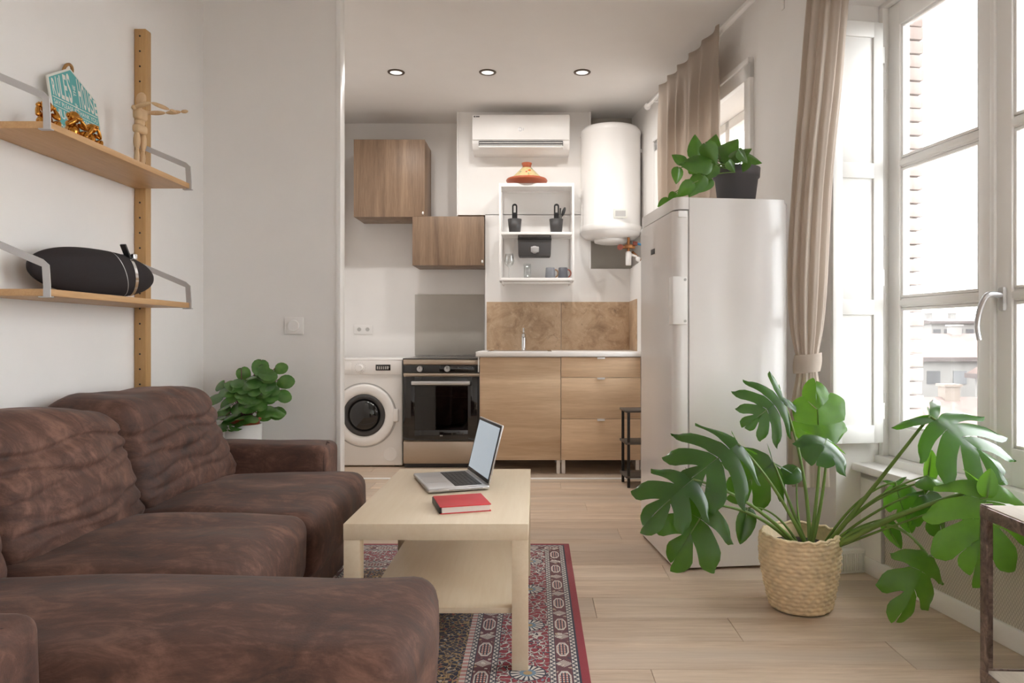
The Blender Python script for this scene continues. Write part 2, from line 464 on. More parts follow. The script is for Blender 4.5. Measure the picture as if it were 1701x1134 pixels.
M['white'] = paint('white_enamel', (236, 234, 232), .25, var=.01)
M['fridge'] = paint('fridge_enamel', (232, 229, 227), .22, var=.01, Coat_Weight=.3)
M['plastic'] = paint('white_plastic', (238, 236, 234), .4, var=.01)
M['greyplastic'] = paint('grey_plastic', (186, 184, 182), .45)
M['dgrey'] = paint('dark_grey_plastic', (64, 62, 62), .5)
M['black'] = paint('black_plastic', (26, 25, 26), .45)
M['blackglass'] = paint('black_glass', (16, 15, 16), .06, Coat_Weight=.5)
M['hobglass'] = paint('hob_glass', (70, 68, 66), .1)
M['steel'] = brushed('brushed_steel', (196, 182, 166), .34)
M['chrome'] = paint('chrome', (220, 220, 222), .12, 1)
M['alu'] = paint('aluminium', (200, 200, 202), .35, .9)
M['greymetal'] = paint('grey_lacquered_metal', (190, 188, 188), .4, .2)
M['panelgrey'] = paint('grey_glass_panel', (186, 181, 173), .3)
M['gold'] = paint('gold', (196, 138, 62), .22, 1)
M['brass'] = paint('brass', (170, 120, 80), .35, 1)
M['blue'] = paint('blue_hose', (50, 130, 180), .5)
M['terracotta'] = paint('terracotta', (166, 84, 52), .4, var=.08)
M['tagine'] = tagine_mat()
M['curtain'] = clothmat('linen_curtain', (204, 192, 180), .48)
M['glass'] = glassmat('window_glass')
M['clear'] = glassmat('drinking_glass', (.95, .96, .96), .2)
M['smoke'] = glassmat('smoked_door_glass', (.30, .29, .28), .12)
M['mug'] = paint('grey_stoneware', (124, 126, 132), .35)
M['mug2'] = paint('dark_grey_stoneware', (98, 100, 108), .35)
M['tan'] = paint('tan_handle', (168, 130, 96), .5)
M['rustyred'] = paint('reddish_handle', (150, 80, 64), .5)
M['pot_grey'] = paint('anthracite_pot', (92, 90, 94), .5)
M['soil'] = paint('potting_soil', (52, 40, 32), .95, var=.3, scale=60, bump=.6)
M['monstera'] = leafmat('monstera_leaf', (24, 54, 24), (44, 84, 36), .26, .28)
M['monstera_young'] = leafmat('young_monstera_leaf', (48, 92, 28), (84, 130, 42), .32, .34, (130, 190, 40))
M['pothos'] = leafmat('pothos_leaf', (40, 78, 28), (84, 126, 48), .35, .25)
M['peperomia'] = leafmat('peperomia_leaf', (52, 94, 44), (104, 146, 76), .26, .12)
M['stem'] = paint('green_stem', (110, 140, 66), .45, var=.1)
M['stem_red'] = paint('reddish_stem', (110, 76, 60), .5)
M['seagrass'] = paint('woven_seagrass', (230, 208, 172), .7, var=.16, scale=26, bump=.4, bscale=200)
M['redcover'] = paint('red_leatherette', (206, 34, 46), .5, bump=.15, bscale=300)
M['paper'] = paint('paper_edge', (230, 226, 222), .9)
M['teal'] = paint('teal_print', (92, 172, 172), .6, var=.06)
M['cream'] = paint('cream_print', (226, 226, 218), .7)
M['rope'] = paint('jute_rope', (164, 124, 78), .9, var=.2, scale=80, bump=.6, bscale=300)
M['fabric_black'] = paint('black_speaker_cloth', (36, 30, 32), .85, bump=.3, bscale=900)
M['rust'] = rust()
M['mesh'] = paint('expanded_metal', (192, 185, 174), .55, 0)
M['meshback'] = paint('radiator_beige', (228, 222, 212), .6)
def screenmat():
    g = G('laptop_screen'); g.set(lin((70, 78, 86)), .25)
    g.bsdf.inputs['Emission Color'].default_value = lin((205, 218, 228)); g.bsdf.inputs['Emission Strength'].default_value = .14
    return g.m
M['screen'] = screenmat()
def lampmat():
    g = G('lamp_lens'); g.set(lin((230, 228, 224)), .4)
    g.bsdf.inputs['Emission Color'].default_value = (1, .96, .9, 1); g.bsdf.inputs['Emission Strength'].default_value = .35
    return g.m
M['lens'] = lampmat()
M['lamprim'] = paint('bronze_rim', (96, 84, 74), .4, .6)
M['brick'] = paint('pale_brick', (142, 128, 122), .9, var=.15, scale=9)
M['render'] = paint('facade_render', (104, 101, 98), .9, var=.05, scale=.3)
M['render2'] = paint('facade_ochre', (92, 82, 74), .9, var=.05, scale=.3)
M['rooftile'] = paint('clay_roof_tiles', (90, 75, 70), .9, var=.2, scale=2)
M['eave'] = paint('dark_eave', (66, 58, 56), .9)
M['winpane'] = paint('dark_window_pane', (62, 62, 64), .2)
M['ground'] = paint('street_ground', (84, 78, 74), .9, var=.2, scale=.2)

# ------------------------------------------------------------------ the room
LX, KLX, PY, BY, BY2 = -1.74, -1.66, 3.75, 6.20, 5.89    # left wall, kitchen left wall, partition, back walls
fl = structure('floor', 'light oak laminate floor laid in long boards')
B('subfloor', M['gap'], fl, -1.9, 2.2, -1.6, 6.4, -.06, -.006)
PW = .2
pmesh = {}
row = 0; y = 2.18-PW*18
while y < 6.3:
    x = -1.9-((row*.47) % 1.28)
    while x < 2.2:
        x0, x1 = max(x, -1.9), min(x+1.28, 2.2)
        if x1-x0 > .03:
            key = round(x1-x0, 3)
            if key not in pmesh:
                o = MB().box(-key/2+.0006, key/2-.0006, .0007, PW-.0007, -.006, 0, .0012, 1).build('plank', M['plank'], fl)
                pmesh[key] = o; o.location = ((x0+x1)/2, y, 0)
            else: share(pmesh[key], fl, ((x0+x1)/2, y, 0))
        x += 1.28
    y += PW; row += 1

B('ceiling', M['ceiling'], None, -2.0, 2.4, -1.6, 6.5, CEIL, CEIL+.1)['kind'] = 'structure'
B('wall_left', M['wall'], None, LX-.2, LX, -1.6, PY+.06, 0, CEIL)['kind'] = 'structure'
B('wall_partition', M['wall'], None, LX, -1.03, PY, PY+.06, 0, CEIL)['kind'] = 'structure'
o = MB().box(-1.045, -1.02, PY-.008, PY+.075, 0, CEIL, .003).build('trim_1', M['joinery']); o['kind'] = 'structure'
B('wall_kitchen_left', M['wall'], None, KLX-.2, KLX, PY+.06, BY+.2, 0, CEIL)['kind'] = 'structure'
w = MB().box(KLX-.1, -.40, BY, BY+.2, 0, CEIL)
w.box(-.645, .445, BY2, BY+.1, 2.015, CEIL); w.box(-.416, .445, BY2, BY+.1, 0, 2.02)
w.box(.445, 1.3, BY2, BY+.1, 0, 1.572); w.build('wall_back', M['wall'])['kind'] = 'structure'
B('wall_niche', M['niche'], None, .445, 1.2, 6.055, BY+.1, 1.57, CEIL)['kind'] = 'structure'
MB().prism([(.775, 5.20), (1.1, 5.20), (1.1, BY2+.01), (.775, BY2+.01)], 0, 1.572).build('wall_kitchen_right', M['wall'])['kind'] = 'structure'
B('trim_2', M['joinery'], None, KLX, .80, 5.09, 5.13, 0, .006, .002)['kind'] = 'structure'
B('trim_3', M['joinery'], None, -.648, -.638, BY2-.012, BY2+.002, 2.01, CEIL)['kind'] = 'structure'
B('trim_4', M['joinery'], None, .440, .452, BY2-.012, BY2+.002, 1.57, CEIL)['kind'] = 'structure'

w = MB()
TH = .40
def wb_(x0, x1, z0, z1, y0=0., y1=TH): w.box(x0, x1, y0, y1, z0, z1)
wb_(-3.3, -2.32, 0, CEIL); wb_(-2.32, -.865, 0, .95); wb_(-2.32, -.865, 2.41, CEIL); wb_(-.865, -.03, 0, CEIL, 0, .31)
wb_(-.03, 1.22, 2.45, CEIL); wb_(-.03, 1.22, 0, .44, .14, TH)
wb_(1.22, 2.9, 0, CEIL); wb_(2.9, 4.0, 0, .45); wb_(2.9, 4.0, 2.45, CEIL); wb_(4.0, 4.9, 0, CEIL)  # the gap left here is the added daylight opening, out of view
w.xf(WM).build('wall_right', M['wall'])['kind'] = 'structure'
w = MB()
w.box(-1.9, 2.3, -1.6, -1.4, 0, CEIL)
w.build('wall_behind', M['wall'])['kind'] = 'structure'

# tall window in the skewed wall -------------------------------------------------
win = structure('window_1', 'tall white double casement window with three panes per leaf', matrix=WM.copy())
z0w, z1w = .50, 2.43
fr_ = MB()
for a in ((-.03, .0, z0w-.06, z1w+.02), (1.16, 1.19, z0w-.06, z1w+.02)): fr_.box(a[0], a[1], .20, .30, a[2], a[3], .004)
fr_.box(-.03, 1.19, .20, .30, z1w, z1w+.03, .004); fr_.box(-.03, 1.19, .18, .30, .44, z0w, .004)
fr_.build('window_frame', M['frame'], win)
for k, (a, b) in enumerate(((.0, .58), (.58, 1.16))):
    s = MB(); st = .075
    ya, yb = .225, .275
    s.box(a+.002, a+st, ya, yb, z0w, z1w, .006); s.box(b-st, b-.002, ya, yb, z0w, z1w, .006)
    s.box(a+st-.004, b-st+.004, ya, yb, z1w-.10, z1w, .006); s.box(a+st-.004, b-st+.004, ya, yb, z0w, z0w+.13, .006)
    s.build('sash', M['frame'], win)
    zz = [z0w+.13, 1.155, 1.745, z1w-.10]
    for z in zz[1:3]:
        MB().box(a+st-.003, b-st+.003, .232, .27, z-.021, z+.021, .008).box(a+st-.003, b-st+.003, .226, .24, z-.012, z+.012, .004).build('glazing_bar', M['frame'], win)
    for z_a, z_b in zip(zz, zz[1:]):
        B('pane', M['glass'], win, a+st-.004, b-st+.004, .249, .254, z_a-.002, z_b+.002)
        bd = MB()
        lo, hi = (z_a+(.021 if z_a > z0w+.2 else 0)), (z_b-(.021 if z_b < z1w-.15 else 0))
        for (p, q, r_, t_) in ((a+st-.001, a+st+.013, lo, hi), (b-st-.013, b-st+.001, lo, hi), (a+st, b-st, lo, lo+.012), (a+st, b-st, hi-.012, hi)):
            bd.box(p, q, .232, .248, r_, t_, .003)
        bd.build('glazing_bead', M['frame'], win)
B('meeting_stile', M['frame'], win, .572, .592, .212, .228, z0w, z1w, .005)
h = MB().box(.612, .64, .205, .226, 1.10, 1.185, .01)
h.build('handle_plate', M['greyplastic'], win)
hp = [Vector((.626, .21, 1.155)), Vector((.626, .165, 1.158)), Vector((.618, .15, 1.14)), Vector((.60, .148, 1.10)), Vector((.588, .15, 1.05)), Vector((.592, .155, 1.0))]
MB().tube([Vector(crom([tuple(p) for p in hp], k/20)) for k in range(21)], [.011-.003*k/20 for k in range(21)], 10).build('handle', M['alu'], win)
for z in (.66, .74, 1.17, 1.42, 2.05, 2.18): MB().cyl((-.004, .212, z-.028), (-.004, .212, z+.028), .008, n=10).build('hinge', M['frame'], win)

sl = B('window_sill', M['joinery'], None, -.045, 1.21, .075, .24, .435, .468, .006)
sl.matrix_world = WM; sl.name = 'trim_5'; sl['kind'] = 'structure'
rec = MB().box(-.03, 1.22, .11, .15, 0, .075, .006)
rec.box(-.03, .12, .115, .15, .05, .44, .003); rec.box(-.03, 1.22, .115, .15, .40, .44, .003)
rec.xf(WM).build('trim_6', M['joinery'])['kind'] = 'structure'
bb = MB().box(-.10, .0, -.012, .0, 0, .10, .003); bb.box(-.045, .004, -.012, .12, 0, .10, .003)
for k in range(12): bb.box(.004, .009, -.008+k*.010, -.003+k*.010, .012, .085, .001)
bb.xf(WM).build('baseboard_right', M['joinery'])['kind'] = 'structure'

rc = thing('radiator_cover', 'beige expanded metal radiator cover panel below the tall window', 'radiator cover', matrix=WM @ Matrix.Translation((0, 0, .075)))
B('panel', M['meshback'], rc, .12, 1.22, .122, .128, 0, .325)
B('edge_strip', M['greymetal'], rc, .118, .126, .108, .124, 0, .325, .002)
lat = MB(); pz = .0115
Lw, Hh = 1.09, .322
for sgn in (1, -1):
    k = -int(Hh/pz/1.6)-1
    while k*pz < Lw+Hh/1.6:
        xa, xb = k*pz, k*pz+Hh/1.6
        za, zb = 0, Hh
        ta, tb = max(0, (0-xa)/(xb-xa)), min(1, (Lw-xa)/(xb-xa))
        if tb > ta+.01:
            p = Vector((.125+xa+(xb-xa)*ta, 0, Hh*ta)); q = Vector((.125+xa+(xb-xa)*tb, 0, Hh*tb))
            if sgn < 0: p.z, q.z = Hh-p.z, Hh-q.z
            dd = (q-p).normalized(); nn = Vector((-dd.z, 0, dd.x))*.0011
            y_ = .118 if sgn > 0 else .1185
            vs = [lat.b.verts.new(v+Vector((0, y_, 0))) for v in (p+nn, q+nn, q-nn, p-nn)]
            lat.b.faces.new(vs)
        k += 1
lat.build('lattice', M['mesh'], rc, smooth=False, kind='stuff')

sh = thing('window_shutter', 'white three-panel interior shutter folded back beside the tall window', 'shutter', matrix=WM @ Matrix.Translation((0, 0, .56)))
sy0, sy1 = -.055, .178
f_ = MB()
f_.box(.012, .036, sy0, sy0+.045, 0, 1.79, .003); f_.box(.012, .036, sy1-.045, sy1, 0, 1.79, .003)
for (za, zb) in ((0, .075), (.545, .61), (1.125, 1.19), (1.725, 1.79)): f_.box(.012, .036, sy0+.04, sy1-.04, za, zb, .003)
f_.build('shutter_frame', M['shutter'], sh)
for (za, zb) in ((.07, .55), (.605, 1.13), (1.185, 1.73)): MB().box(.014, .027, sy0+.04, sy1-.04, za, zb, .003).build('shutter_panel', M['shutter'], sh)
for z in (.1, .67, 1.62): MB().cyl((.02, sy1+.008, z), (.02, sy1+.008, z+.07), .008, n=10).box(.012, .026, sy1-.004, sy1+.006, z+.01, z+.06, .002).build('hinge', M['shutter'], sh)

# kitchen window -----------------------------------------------------------------
win2 = structure('window_2', 'white kitchen window behind the short curtain', matrix=WM.copy())
cs = MB()
for (a, b, c, d) in ((-.872, -.80, .88, 2.50), (-2.40, -2.315, .88, 2.50)): cs.box(a, b, -.022, .012, c, d, .004)
cs.box(-2.40, -.80, -.022, .012, 2.405, 2.50, .004); cs.box(-2.40, -.80, -.034, .0, 2.485, 2.515, .004); cs.box(-2.42, -.78, -.06, .05, .88, .95, .004)
cs.build('casing', M['joinery'], win2)
f2 = MB()
f2.box(-2.32, -2.27, .20, .26, .95, 2.41, .004); f2.box(-.915, -.865, .20, .26, .95, 2.41, .004); f2.box(-2.32, -.865, .20, .26, 2.35, 2.41, .004); f2.box(-2.32, -.865, .20, .26, .95, 1.02, .004)
f2.box(-1.61, -1.55, .2, .26, .95, 2.41, .004); f2.build('window_frame', M['frame'], win2)
for (a, b) in ((-2.27, -1.61), (-1.55, -.915)):
    B('pane', M['glass'], win2, a, b, .225, .23, 1.02, 2.35)
    B('glazing_bar', M['frame'], win2, a, b, .215, .24, 1.67, 1.70, .003)
MB().box(-.90, -.872, .04, .19, 1.0, 2.27, .004).box(-.906, -.9, .07, .16, 1.05, 2.20, .003).build('shutter_leaf', M['niche'], win2)

# ------------------------------------------------------------------ rug
rug = thing('persian_rug', 'red and navy oriental rug with octagon borders under the coffee table', 'rug', (.161-RHX, 3.48-RHY, 0))
B('pile', M['rug'], rug, -RHX, RHX, -RHY, RHY, .0, .009, .003)

# ------------------------------------------------------------------ sofa
so = thing('corner_sofa', 'worn brown suede corner sofa with a chaise along the left wall', 'sofa', (-1.2, 2.2, 0))
def sx(o): o.location = (1.2, -2.2, 0); return o
def wrinkle(amp, f=(6, 6, 6), seed=0):
    def fn(co, u):
        p = Vector((co.x*f[0]+seed, co.y*f[1], co.z*f[2]))
        return co+amp*Vector((noise.noise(p), noise.noise(p+Vector((9, 3, 1))), noise.noise(p+Vector((2, 7, 5)))))
    return fn
sx(MB().soft(-1.70, -.80, 1.28, 3.14, .05, .25, .02, n=6).build('base', M['suede'], so, True))
sx(MB().soft(-.85, -.30, 1.16, 1.74, .05, .26, .02, n=6).build('chaise_base', M['suede'], so, True))
sx(MB().soft(-1.672, -1.54, 1.08, 3.34, .05, .70, .05, (0, 0, .0), wrinkle(.008, (3, 3, 3)), n=12).build('backrest', M['suede'], so, True))
for (ya, yb, sd, xf_) in ((3.14, 3.35, 1, -.925), (1.06, 1.265, 5, -.865)):
    a = sx(MB().soft(-1.68, xf_, ya, yb, .05, .533, .035, (.008, .008, .008), wrinkle(.006, (4, 4, 4), sd), n=12).build('arm', M['suede'], so, True))
    MB().tube([(xf_-.01, ya+.012, .10), (xf_-.005, ya+.010, .3), (xf_-.01, ya+.014, .50), (xf_-.02, (ya+yb)/2, .537), (xf_-.01, yb-.014, .50), (xf_-.005, yb-.010, .3), (xf_-.01, yb-.012, .1)], .003, 6).build('piping', M['seam'], a)
def seat(x0, x1, y0, y1, z0, z1, seed, bulge, name):
    wr = wrinkle(.012, (4, 5, 3), seed)
    def fn(co, u):
        co = wr(co, u)
        if u.z > 0: co.z += -.035*max(0, -u.x-.1)*max(0, 1-u.y**2)
        return co
    o = sx(MB().soft(x0, x1, y0, y1, z0, z1, .055, bulge, fn, n=20).build(name, M['suede'], so, True))
    xs = x1-.012
    MB().tube([Vector((xs-.006, y0+.03+(y1-y0-.06)*k/24, z1-.030+.006*math.sin(k*.9+seed))) for k in range(25)], .003, 6).build('seam', M['seam'], o)
    return o
seat(-1.56, -.735, 2.375, 3.145, .20, .425, 3, (.02, .0, .03), 'seat_cushion')
seat(-1.56, -.742, 1.755, 2.37, .20, .43, 11, (.02, .0, .035), 'seat_cushion')
ch = seat(-1.56, -.235, 1.275, 1.755, .20, .435, 23, (.02, .0, .03), 'chaise_cushion')
def backc(y0, y1, seed, lean=.22, top=.80):
    fine = wrinkle(.010, (7, 9, 16), seed); big = wrinkle(.03, (2.4, 3, 3), seed+4)
    rr_ = random.Random(seed)
    creases = [(.44+.05*k+rr_.uniform(-.012, .012), rr_.uniform(-.05, .09), rr_.uniform(.006, .018)) for k in range(6)]
    def fn(co, u):
        co = big(fine(co, u), u)
        t = (co.z-.40)/.4
        co.x -= lean*t*.62
        co.z -= .02*abs(u.y)**3*max(0, u.z)
        for (zc_, sl_, am) in creases:
            zz_ = zc_+sl_*(co.y-y0)+.012*math.sin(co.y*14+zc_*40)
            co.x -= am*math.exp(-((co.z-zz_)/.011)**2)*max(0, u.x)
        return co
    o = sx(MB().soft(-1.56, -1.27, y0, y1, .40, top, .065, (.045, .0, .015), fn, n=38).build('back_cushion', M['suede'], so, True))
    for xx in (-1.50, -1.335):
        MB().tube([fn(Vector((xx+.02*(abs(k-10)/10)**3, y0-.003+.03*(abs(k-10)/10)**6, .42+(top-.04-.42)*k/20)), Vector((.3, -1, 0))) for k in range(21)], .003, 6).build('seam', M['seam'], o)
    return o
backc(2.425, 3.135, 3, .22, .80)
backc(1.80, 2.415, 17, .22, .785)
backc(1.28, 1.79, 31, .22, .785)
# the loose throw-over seams on the cushion sides
# ------------------------------------------------------------------ coffee table
TX0, TX1, TY0, TY1 = -.578, -.022, 2.15, 3.05
ct = thing('coffee_table', 'birch-effect square-legged coffee table on the red rug', 'table', ((TX0+TX1)/2, (TY0+TY1)/2, .009))
lx, ly = (TX1-TX0)/2, (TY1-TY0)/2
B('table_top', M['birch'], ct, -lx, lx, -ly, ly, .392, .441, .0015)
for a in (-1, 1):
    for b in (-1, 1):
        B('leg', M['birch'], ct, *(sorted((a*lx*.998, a*(lx-.05)))), *(sorted((b*ly*.998, b*(ly-.05)))), 0, .392, .0012)
B('lower_shelf', M['birch'], ct, -lx+.05, lx-.05, -ly+.02, ly-.02, .165, .182, .001)

TZ = .450
# laptop: local x = towards the hinge, y = along the front edge away from the viewer
la = R(19)
lp = thing('laptop', 'open silver laptop on the coffee table with black keyboard', 'laptop', (-.383, 2.552, TZ+.0005), la)
D_, Wd = .227, .325
B('base', M['alu'], lp, 0, D_, 0, Wd, .003, .018, .006, 3)
B('keyboard_well', M['black'], lp, .103, .205, .025, Wd-.025, .0175, .0184)
kb = MB()
for r_ in range(6):
    n_ = 14
    for k in range(n_):
        kx = .105+r_*.0165; ky = .027+k*(Wd-.054)/n_
        kb.box(kx, kx+.0138, ky, ky+(Wd-.054)/n_-.003, .0184, .0196)
kb.build('keyboard', M['black'], lp, kind='stuff')
B('trackpad', M['greymetal'], lp, .012, .09, Wd/2-.052, Wd/2+.052, .0179, .0183)
B('disc_slot', M['black'], lp, .075, .20, -.0006, .001, .010, .0115)
B('hinge', M['black'], lp, D_-.012, D_+.002, .03, Wd-.03, .008, .017, .003)
LidM = Matrix.Translation((D_-.004, 0, .016)) @ Matrix.Rotation(R(14), 4, 'Y')
lid = MB().box(-.003, .004, .0, Wd, 0, .225, .003).xf(LidM).build('lid', M['alu'], lp)
MB().box(-.0042, -.003, .004, Wd-.004, .006, .221).xf(LidM).build('bezel', M['black'], lid)
MB().box(-.0050, -.0040, .014, Wd-.014, .020, .212).xf(LidM).build('screen', M['screen'], lid)
# notebook
ba = R(16)
bk = thing('notebook', 'thick red notebook beside the laptop on the coffee table', 'notebook', (-.302, 2.262, TZ+.0005), ba)
bw, bd_ = .165, .165
B('page_block', M['paper'], bk, .006, bw-.004, .004, bd_-.004, .002, .0205)
B('cover', M['redcover'], bk, 0, bw, 0, bd_, .0205, .0235, .001)
B('cover', M['redcover'], bk, 0, bw, 0, bd_, 0, .0025, .001)
B('spine', M['black'], bk, -.003, .003, 0.002, bd_, .001, .022, .002)

# ------------------------------------------------------------------ wall shelves on the left
ur = thing('shelf_upright', 'bamboo upright with drilled holes on the left wall', 'shelf upright', (LX, 3.10, .58))
B('rail', M['bamboo_up'], ur, 0.002, .052, -.0, .045, 0, 1.765, .003)
hole = None
for k in range(27):
    z = .03+k*.0655
    if hole is None:
        hole = MB().cyl((.027, -.0015, 0), (.027, .001, 0), .004, n=10).build('hole', M['black'], ur); hole.location = (0, 0, z)
    else: share(hole, ur, (0, 0, z))
def wall_shelf(zb, zl, label):
    s = thing('wall_shelf', label, 'shelf', (LX, 2.20, zb), group='bamboo shelves on the left wall')
    B('board', M['bamboo'], s, .004, .245, 0.0, .895, 0, .022, .002)
    for yy in (-.006, .892):
        path = [(.03, .115+zl), (.225, .06+zl*.6), (.238, .05+zl*.6), (.242, .03), (.242, -.002)]
        m = MB(); pts = [Vector((p[0], 0, p[1])) for p in path]
        wd = .011
        rows = []
        for i, p in enumerate(pts):
            d = (pts[min(i+1, len(pts)-1)]-pts[max(i-1, 0)]).normalized(); nn = Vector((-d.z, 0, d.x))*wd
            rows.append((p+nn, p-nn))
        for (a, b), (c, d) in zip(rows, rows[1:]):
            t = bmesh.new()
            v = [t.verts.new(q+Vector((0, e, 0))) for e in (yy, yy+.004) for q in (a, b, d, c)]
            for f in ((0, 1, 2, 3), (7, 6, 5, 4), (0, 4, 5, 1), (1, 5, 6, 2), (2, 6, 7, 3), (3, 7, 4, 0)): t.faces.new([v[i] for i in f])
            m._merge(t)
        m.box(.215, .253, yy, yy+.018, -.005, -.001, .001)
        m.cyl((.03, yy-.004, .115+zl), (.03, yy+.006, .115+zl), .009, n=12)
        m.build('bracket', M['greymetal'], s)
    return s
SZU, SZL = 1.652, 1.137
wall_shelf(SZU, .07, 'upper bamboo wall shelf holding the teal sign and wooden mannequin')
wall_shelf(SZL, .07, 'lower bamboo wall shelf holding the black speaker')
TU, TL = SZU+.022, SZL+.022

# teal house-shaped sign leaning on the wall: local x along the wall, y up, z out
lean = R(9)
SW, SE, SA = .280, .252, .330
upv = Vector((-math.sin(lean), 0, math.cos(lean))); nv = Vector((math.cos(lean), 0, math.sin(lean)))
SM = Matrix(((0, upv.x, nv.x, LX+.068), (1, 0, 0, 2.500), (0, upv.z, nv.z, TU+.001), (0, 0, 0, 1)))
sg = thing('house_sign', 'teal house-shaped sign with white lettering leaning on the upper shelf', 'sign', matrix=SM)
poly = [(0, 0), (SW, 0), (SW, SE), (SW/2, SA), (0, SE)]
MB().prism(poly, 0, .006).build('plaque', M['cream'], sg)
q = [(.007, .007), (SW-.007, .007), (SW-.007, SE-.004), (SW/2, SA-.008), (.007, SE-.004)]
MB().prism(q, .006, .0066).build('print', M['teal'], sg)
def stext(b, x, y, w_, h_, rot=0, bold=.01):
    text(b, M['cream'], sg, Matrix.Translation((x, y, .0072)) @ Matrix.Rotation(rot, 4, 'Z'), w_, h_, bold=bold)
for k, chs in enumerate('RULES'):
    stext(chs, .026+k*.0225, .190, .018, .060+.0125*k, bold=.02)
stext('OF', .152, .185, .026, .016, R(90), .015); stext('THE', .152, .245, .042, .016, R(90), .015)
for k, chs in enumerate('HOUSE'):
    stext(chs, .175+k*.0225, .190, .018, .110-.0125*k, bold=.02)
MB().box(.012, SW-.012, .1815, .1845, .0066, .0074).build('rule_line', M['cream'], sg)
stext('SAY PLEASE & THANK YOU', SW/2, .158, SW-.03, .017, bold=.01)
MB().box(.012, SW-.012, .1505, .1525, .0066, .0074).build('rule_line', M['cream'], sg)
stext('HUGS & KISSES', SW/2, .112, SW-.03, .033, bold=.02)
stext('GIVE', SW/2, .096, .05, .010)
stext('POPCORN & MOVIES', SW/2, .056, SW-.03, .034, bold=.02)
stext('BRUSH YOUR TEETH', SW/2, .024, SW-.04, .022, bold=.01)
MB().tube([Vector((SW/2+.022*math.cos(t), SA-.012+.024*math.sin(t), -.003+.012*math.sin(t*1.0))) for t in [R(-20)+R(220)*k/16 for k in range(17)]], .0055, 8).build('rope_loop', M['rope'], sg)

# gold monkeys
def monkey(loc, rz, arms, label, sc=1.0):
    t = thing('monkey_figurine', label, 'figurine', loc, rz, 'gold monkey figurines')
    m = MB()
    m.ell((0, 0, .0), (0, .004, .070), .026); m.sph((0, -.006, .088), .023, (1, .95, 1.05)); m.sph((0, -.024, .082), .012, (1.1, .8, .9))
    for s in (-1, 1):
        m.ell((s*.018, .004, .016), (s*.034, -.034, .034), .0125); m.ell((s*.034, -.034, .038), (s*.022, -.038, .0), .0095); m.ell((s*.024, -.026, .006), (s*.022, -.058, .004), .008)
        m.sph((s*.024, -.004, .092), .008, (.5, 1, 1.2))
        if arms == 'mouth': hand = (s*.006, -.036, .078)
        elif arms == 'eyes': hand = (s*.009, -.030, .096)
        else: hand = (s*.027, -.006, .088)
        el = (s*.040, -.026, .044)
        m.ell((s*.020, .0, .068), el, .0095); m.ell(el, hand, .008); m.sph(hand, .0085)
    m.build('body', M['gold'], t, True); t.scale = (sc, sc, sc)
    return t
monkey((-1.575, 2.30, TU), R(60), 'ears', 'gold monkey figurine partly hidden behind the shelf bracket', .85)
monkey((-1.558, 2.41, TU), R(70), 'mouth', 'middle gold monkey figurine in front of the teal sign', .85)
monkey((-1.555, 2.50, TU), R(80), 'eyes', 'gold monkey figurine farthest from the shelf bracket, head bowed', .72)

# wooden mannequin
mq = thing('artist_mannequin', 'jointed wooden artist mannequin with arms stretched out on the upper shelf', 'mannequin', (-1.60, 2.90, TU), R(80))
def mp(name, m): return m.build(name, M['beech'], mq, True)
mp('stand', MB().lathe([(0, 0), (.045, 0), (.045, .012), (.04, .015), (0, .015)], 24).cyl((0, .012, .015), (0, .012, .17), .002, n=8))
for s in (-1, 1):
    mp('foot', MB().ell((s*.016, .012, .024), (s*.018, -.03, .020), .009))
    mp('shin', MB().ell((s*.016, .005, .022), (s*.017, .002, .098), .0105)); mp('thigh', MB().ell((s*.017, .002, .090), (s*.018, .002, .168), .0135))
    mp('knee_joint', MB().sph((s*.017, .002, .094), .008))
mp('pelvis', MB().soft(-.030, .030, -.016, .020, .158, .196, .014, n=6))
mp('abdomen', MB().ell((0, .002, .185), (0, .002, .224), .019)); mp('chest', MB().soft(-.031, .031, -.016, .018, .212, .262, .015, n=6))
mp('neck', MB().cyl((0, .001, .258), (0, -.002, .278), .006)); mp('head', MB().ell((0, .004, .272), (0, -.010, .326), .0185))
def arm(sh_, el, wr_, hd):
    mp('shoulder_joint', MB().sph(sh_, .0095)); mp('upper_arm', MB().ell(sh_, el, .0095)); mp('forearm', MB().ell(el, wr_, .0085)); mp('hand', MB().ell(wr_, hd, .0075))
arm((.037, 0, .255), (.070, -.060, .262), (.085, -.120, .268), (.088, -.150, .270))
arm((-.037, 0, .255), (-.022, -.065, .275), (.035, -.105, .262), (.060, -.118, .256))

# zeppelin-shaped speaker
za, zbp = Vector((-1.655, 2.33, 0)), Vector((-1.555, 2.905, 0))
zc = (za+zbp)/2; zl = (zbp-za).length/2
zr = math.atan2((zbp-za).y, (zbp-za).x)
sp = thing('speaker', 'black zeppelin-shaped speaker with chrome band on the lower shelf', 'speaker', (zc.x, zc.y, TL), zr)
def zrad(t): return .086*max(0, 1-abs(t)**2.3)**.5
ZM = Matrix.Translation((0, 0, .0865)) @ Matrix.Rotation(R(90), 4, 'Y')
MB().lathe([(zrad(-1+2*k/48), zl*(-1+2*k/48)) for k in range(49)], 48, ZM @ Matrix.Diagonal((1, .62, 1, 1))).build('body', M['fabric_black'], sp, True)
def zring(t0, w_, tilt, lift):
    m = MB(); rows = []
    for k in range(65):
        a = 2*math.pi*k/64
        r_ = []
        for tt in (t0-w_, t0+w_):
            x_ = tt*zl+tilt*math.cos(a)
            rr = zrad(max(-1, min(1, x_/zl)))+lift
            r_.append(Vector((x_, -rr*.62*math.sin(a), .0865+rr*math.cos(a))))
        rows.append(r_)
    return m.grid(rows)
zring(.30, .006, -.035, .001).build('trim_line', M['alu'], sp, True)
zring(.50, .030, -.012, .0025).build('chrome_band', M['chrome'], sp, True)
ax_ = .47*zl
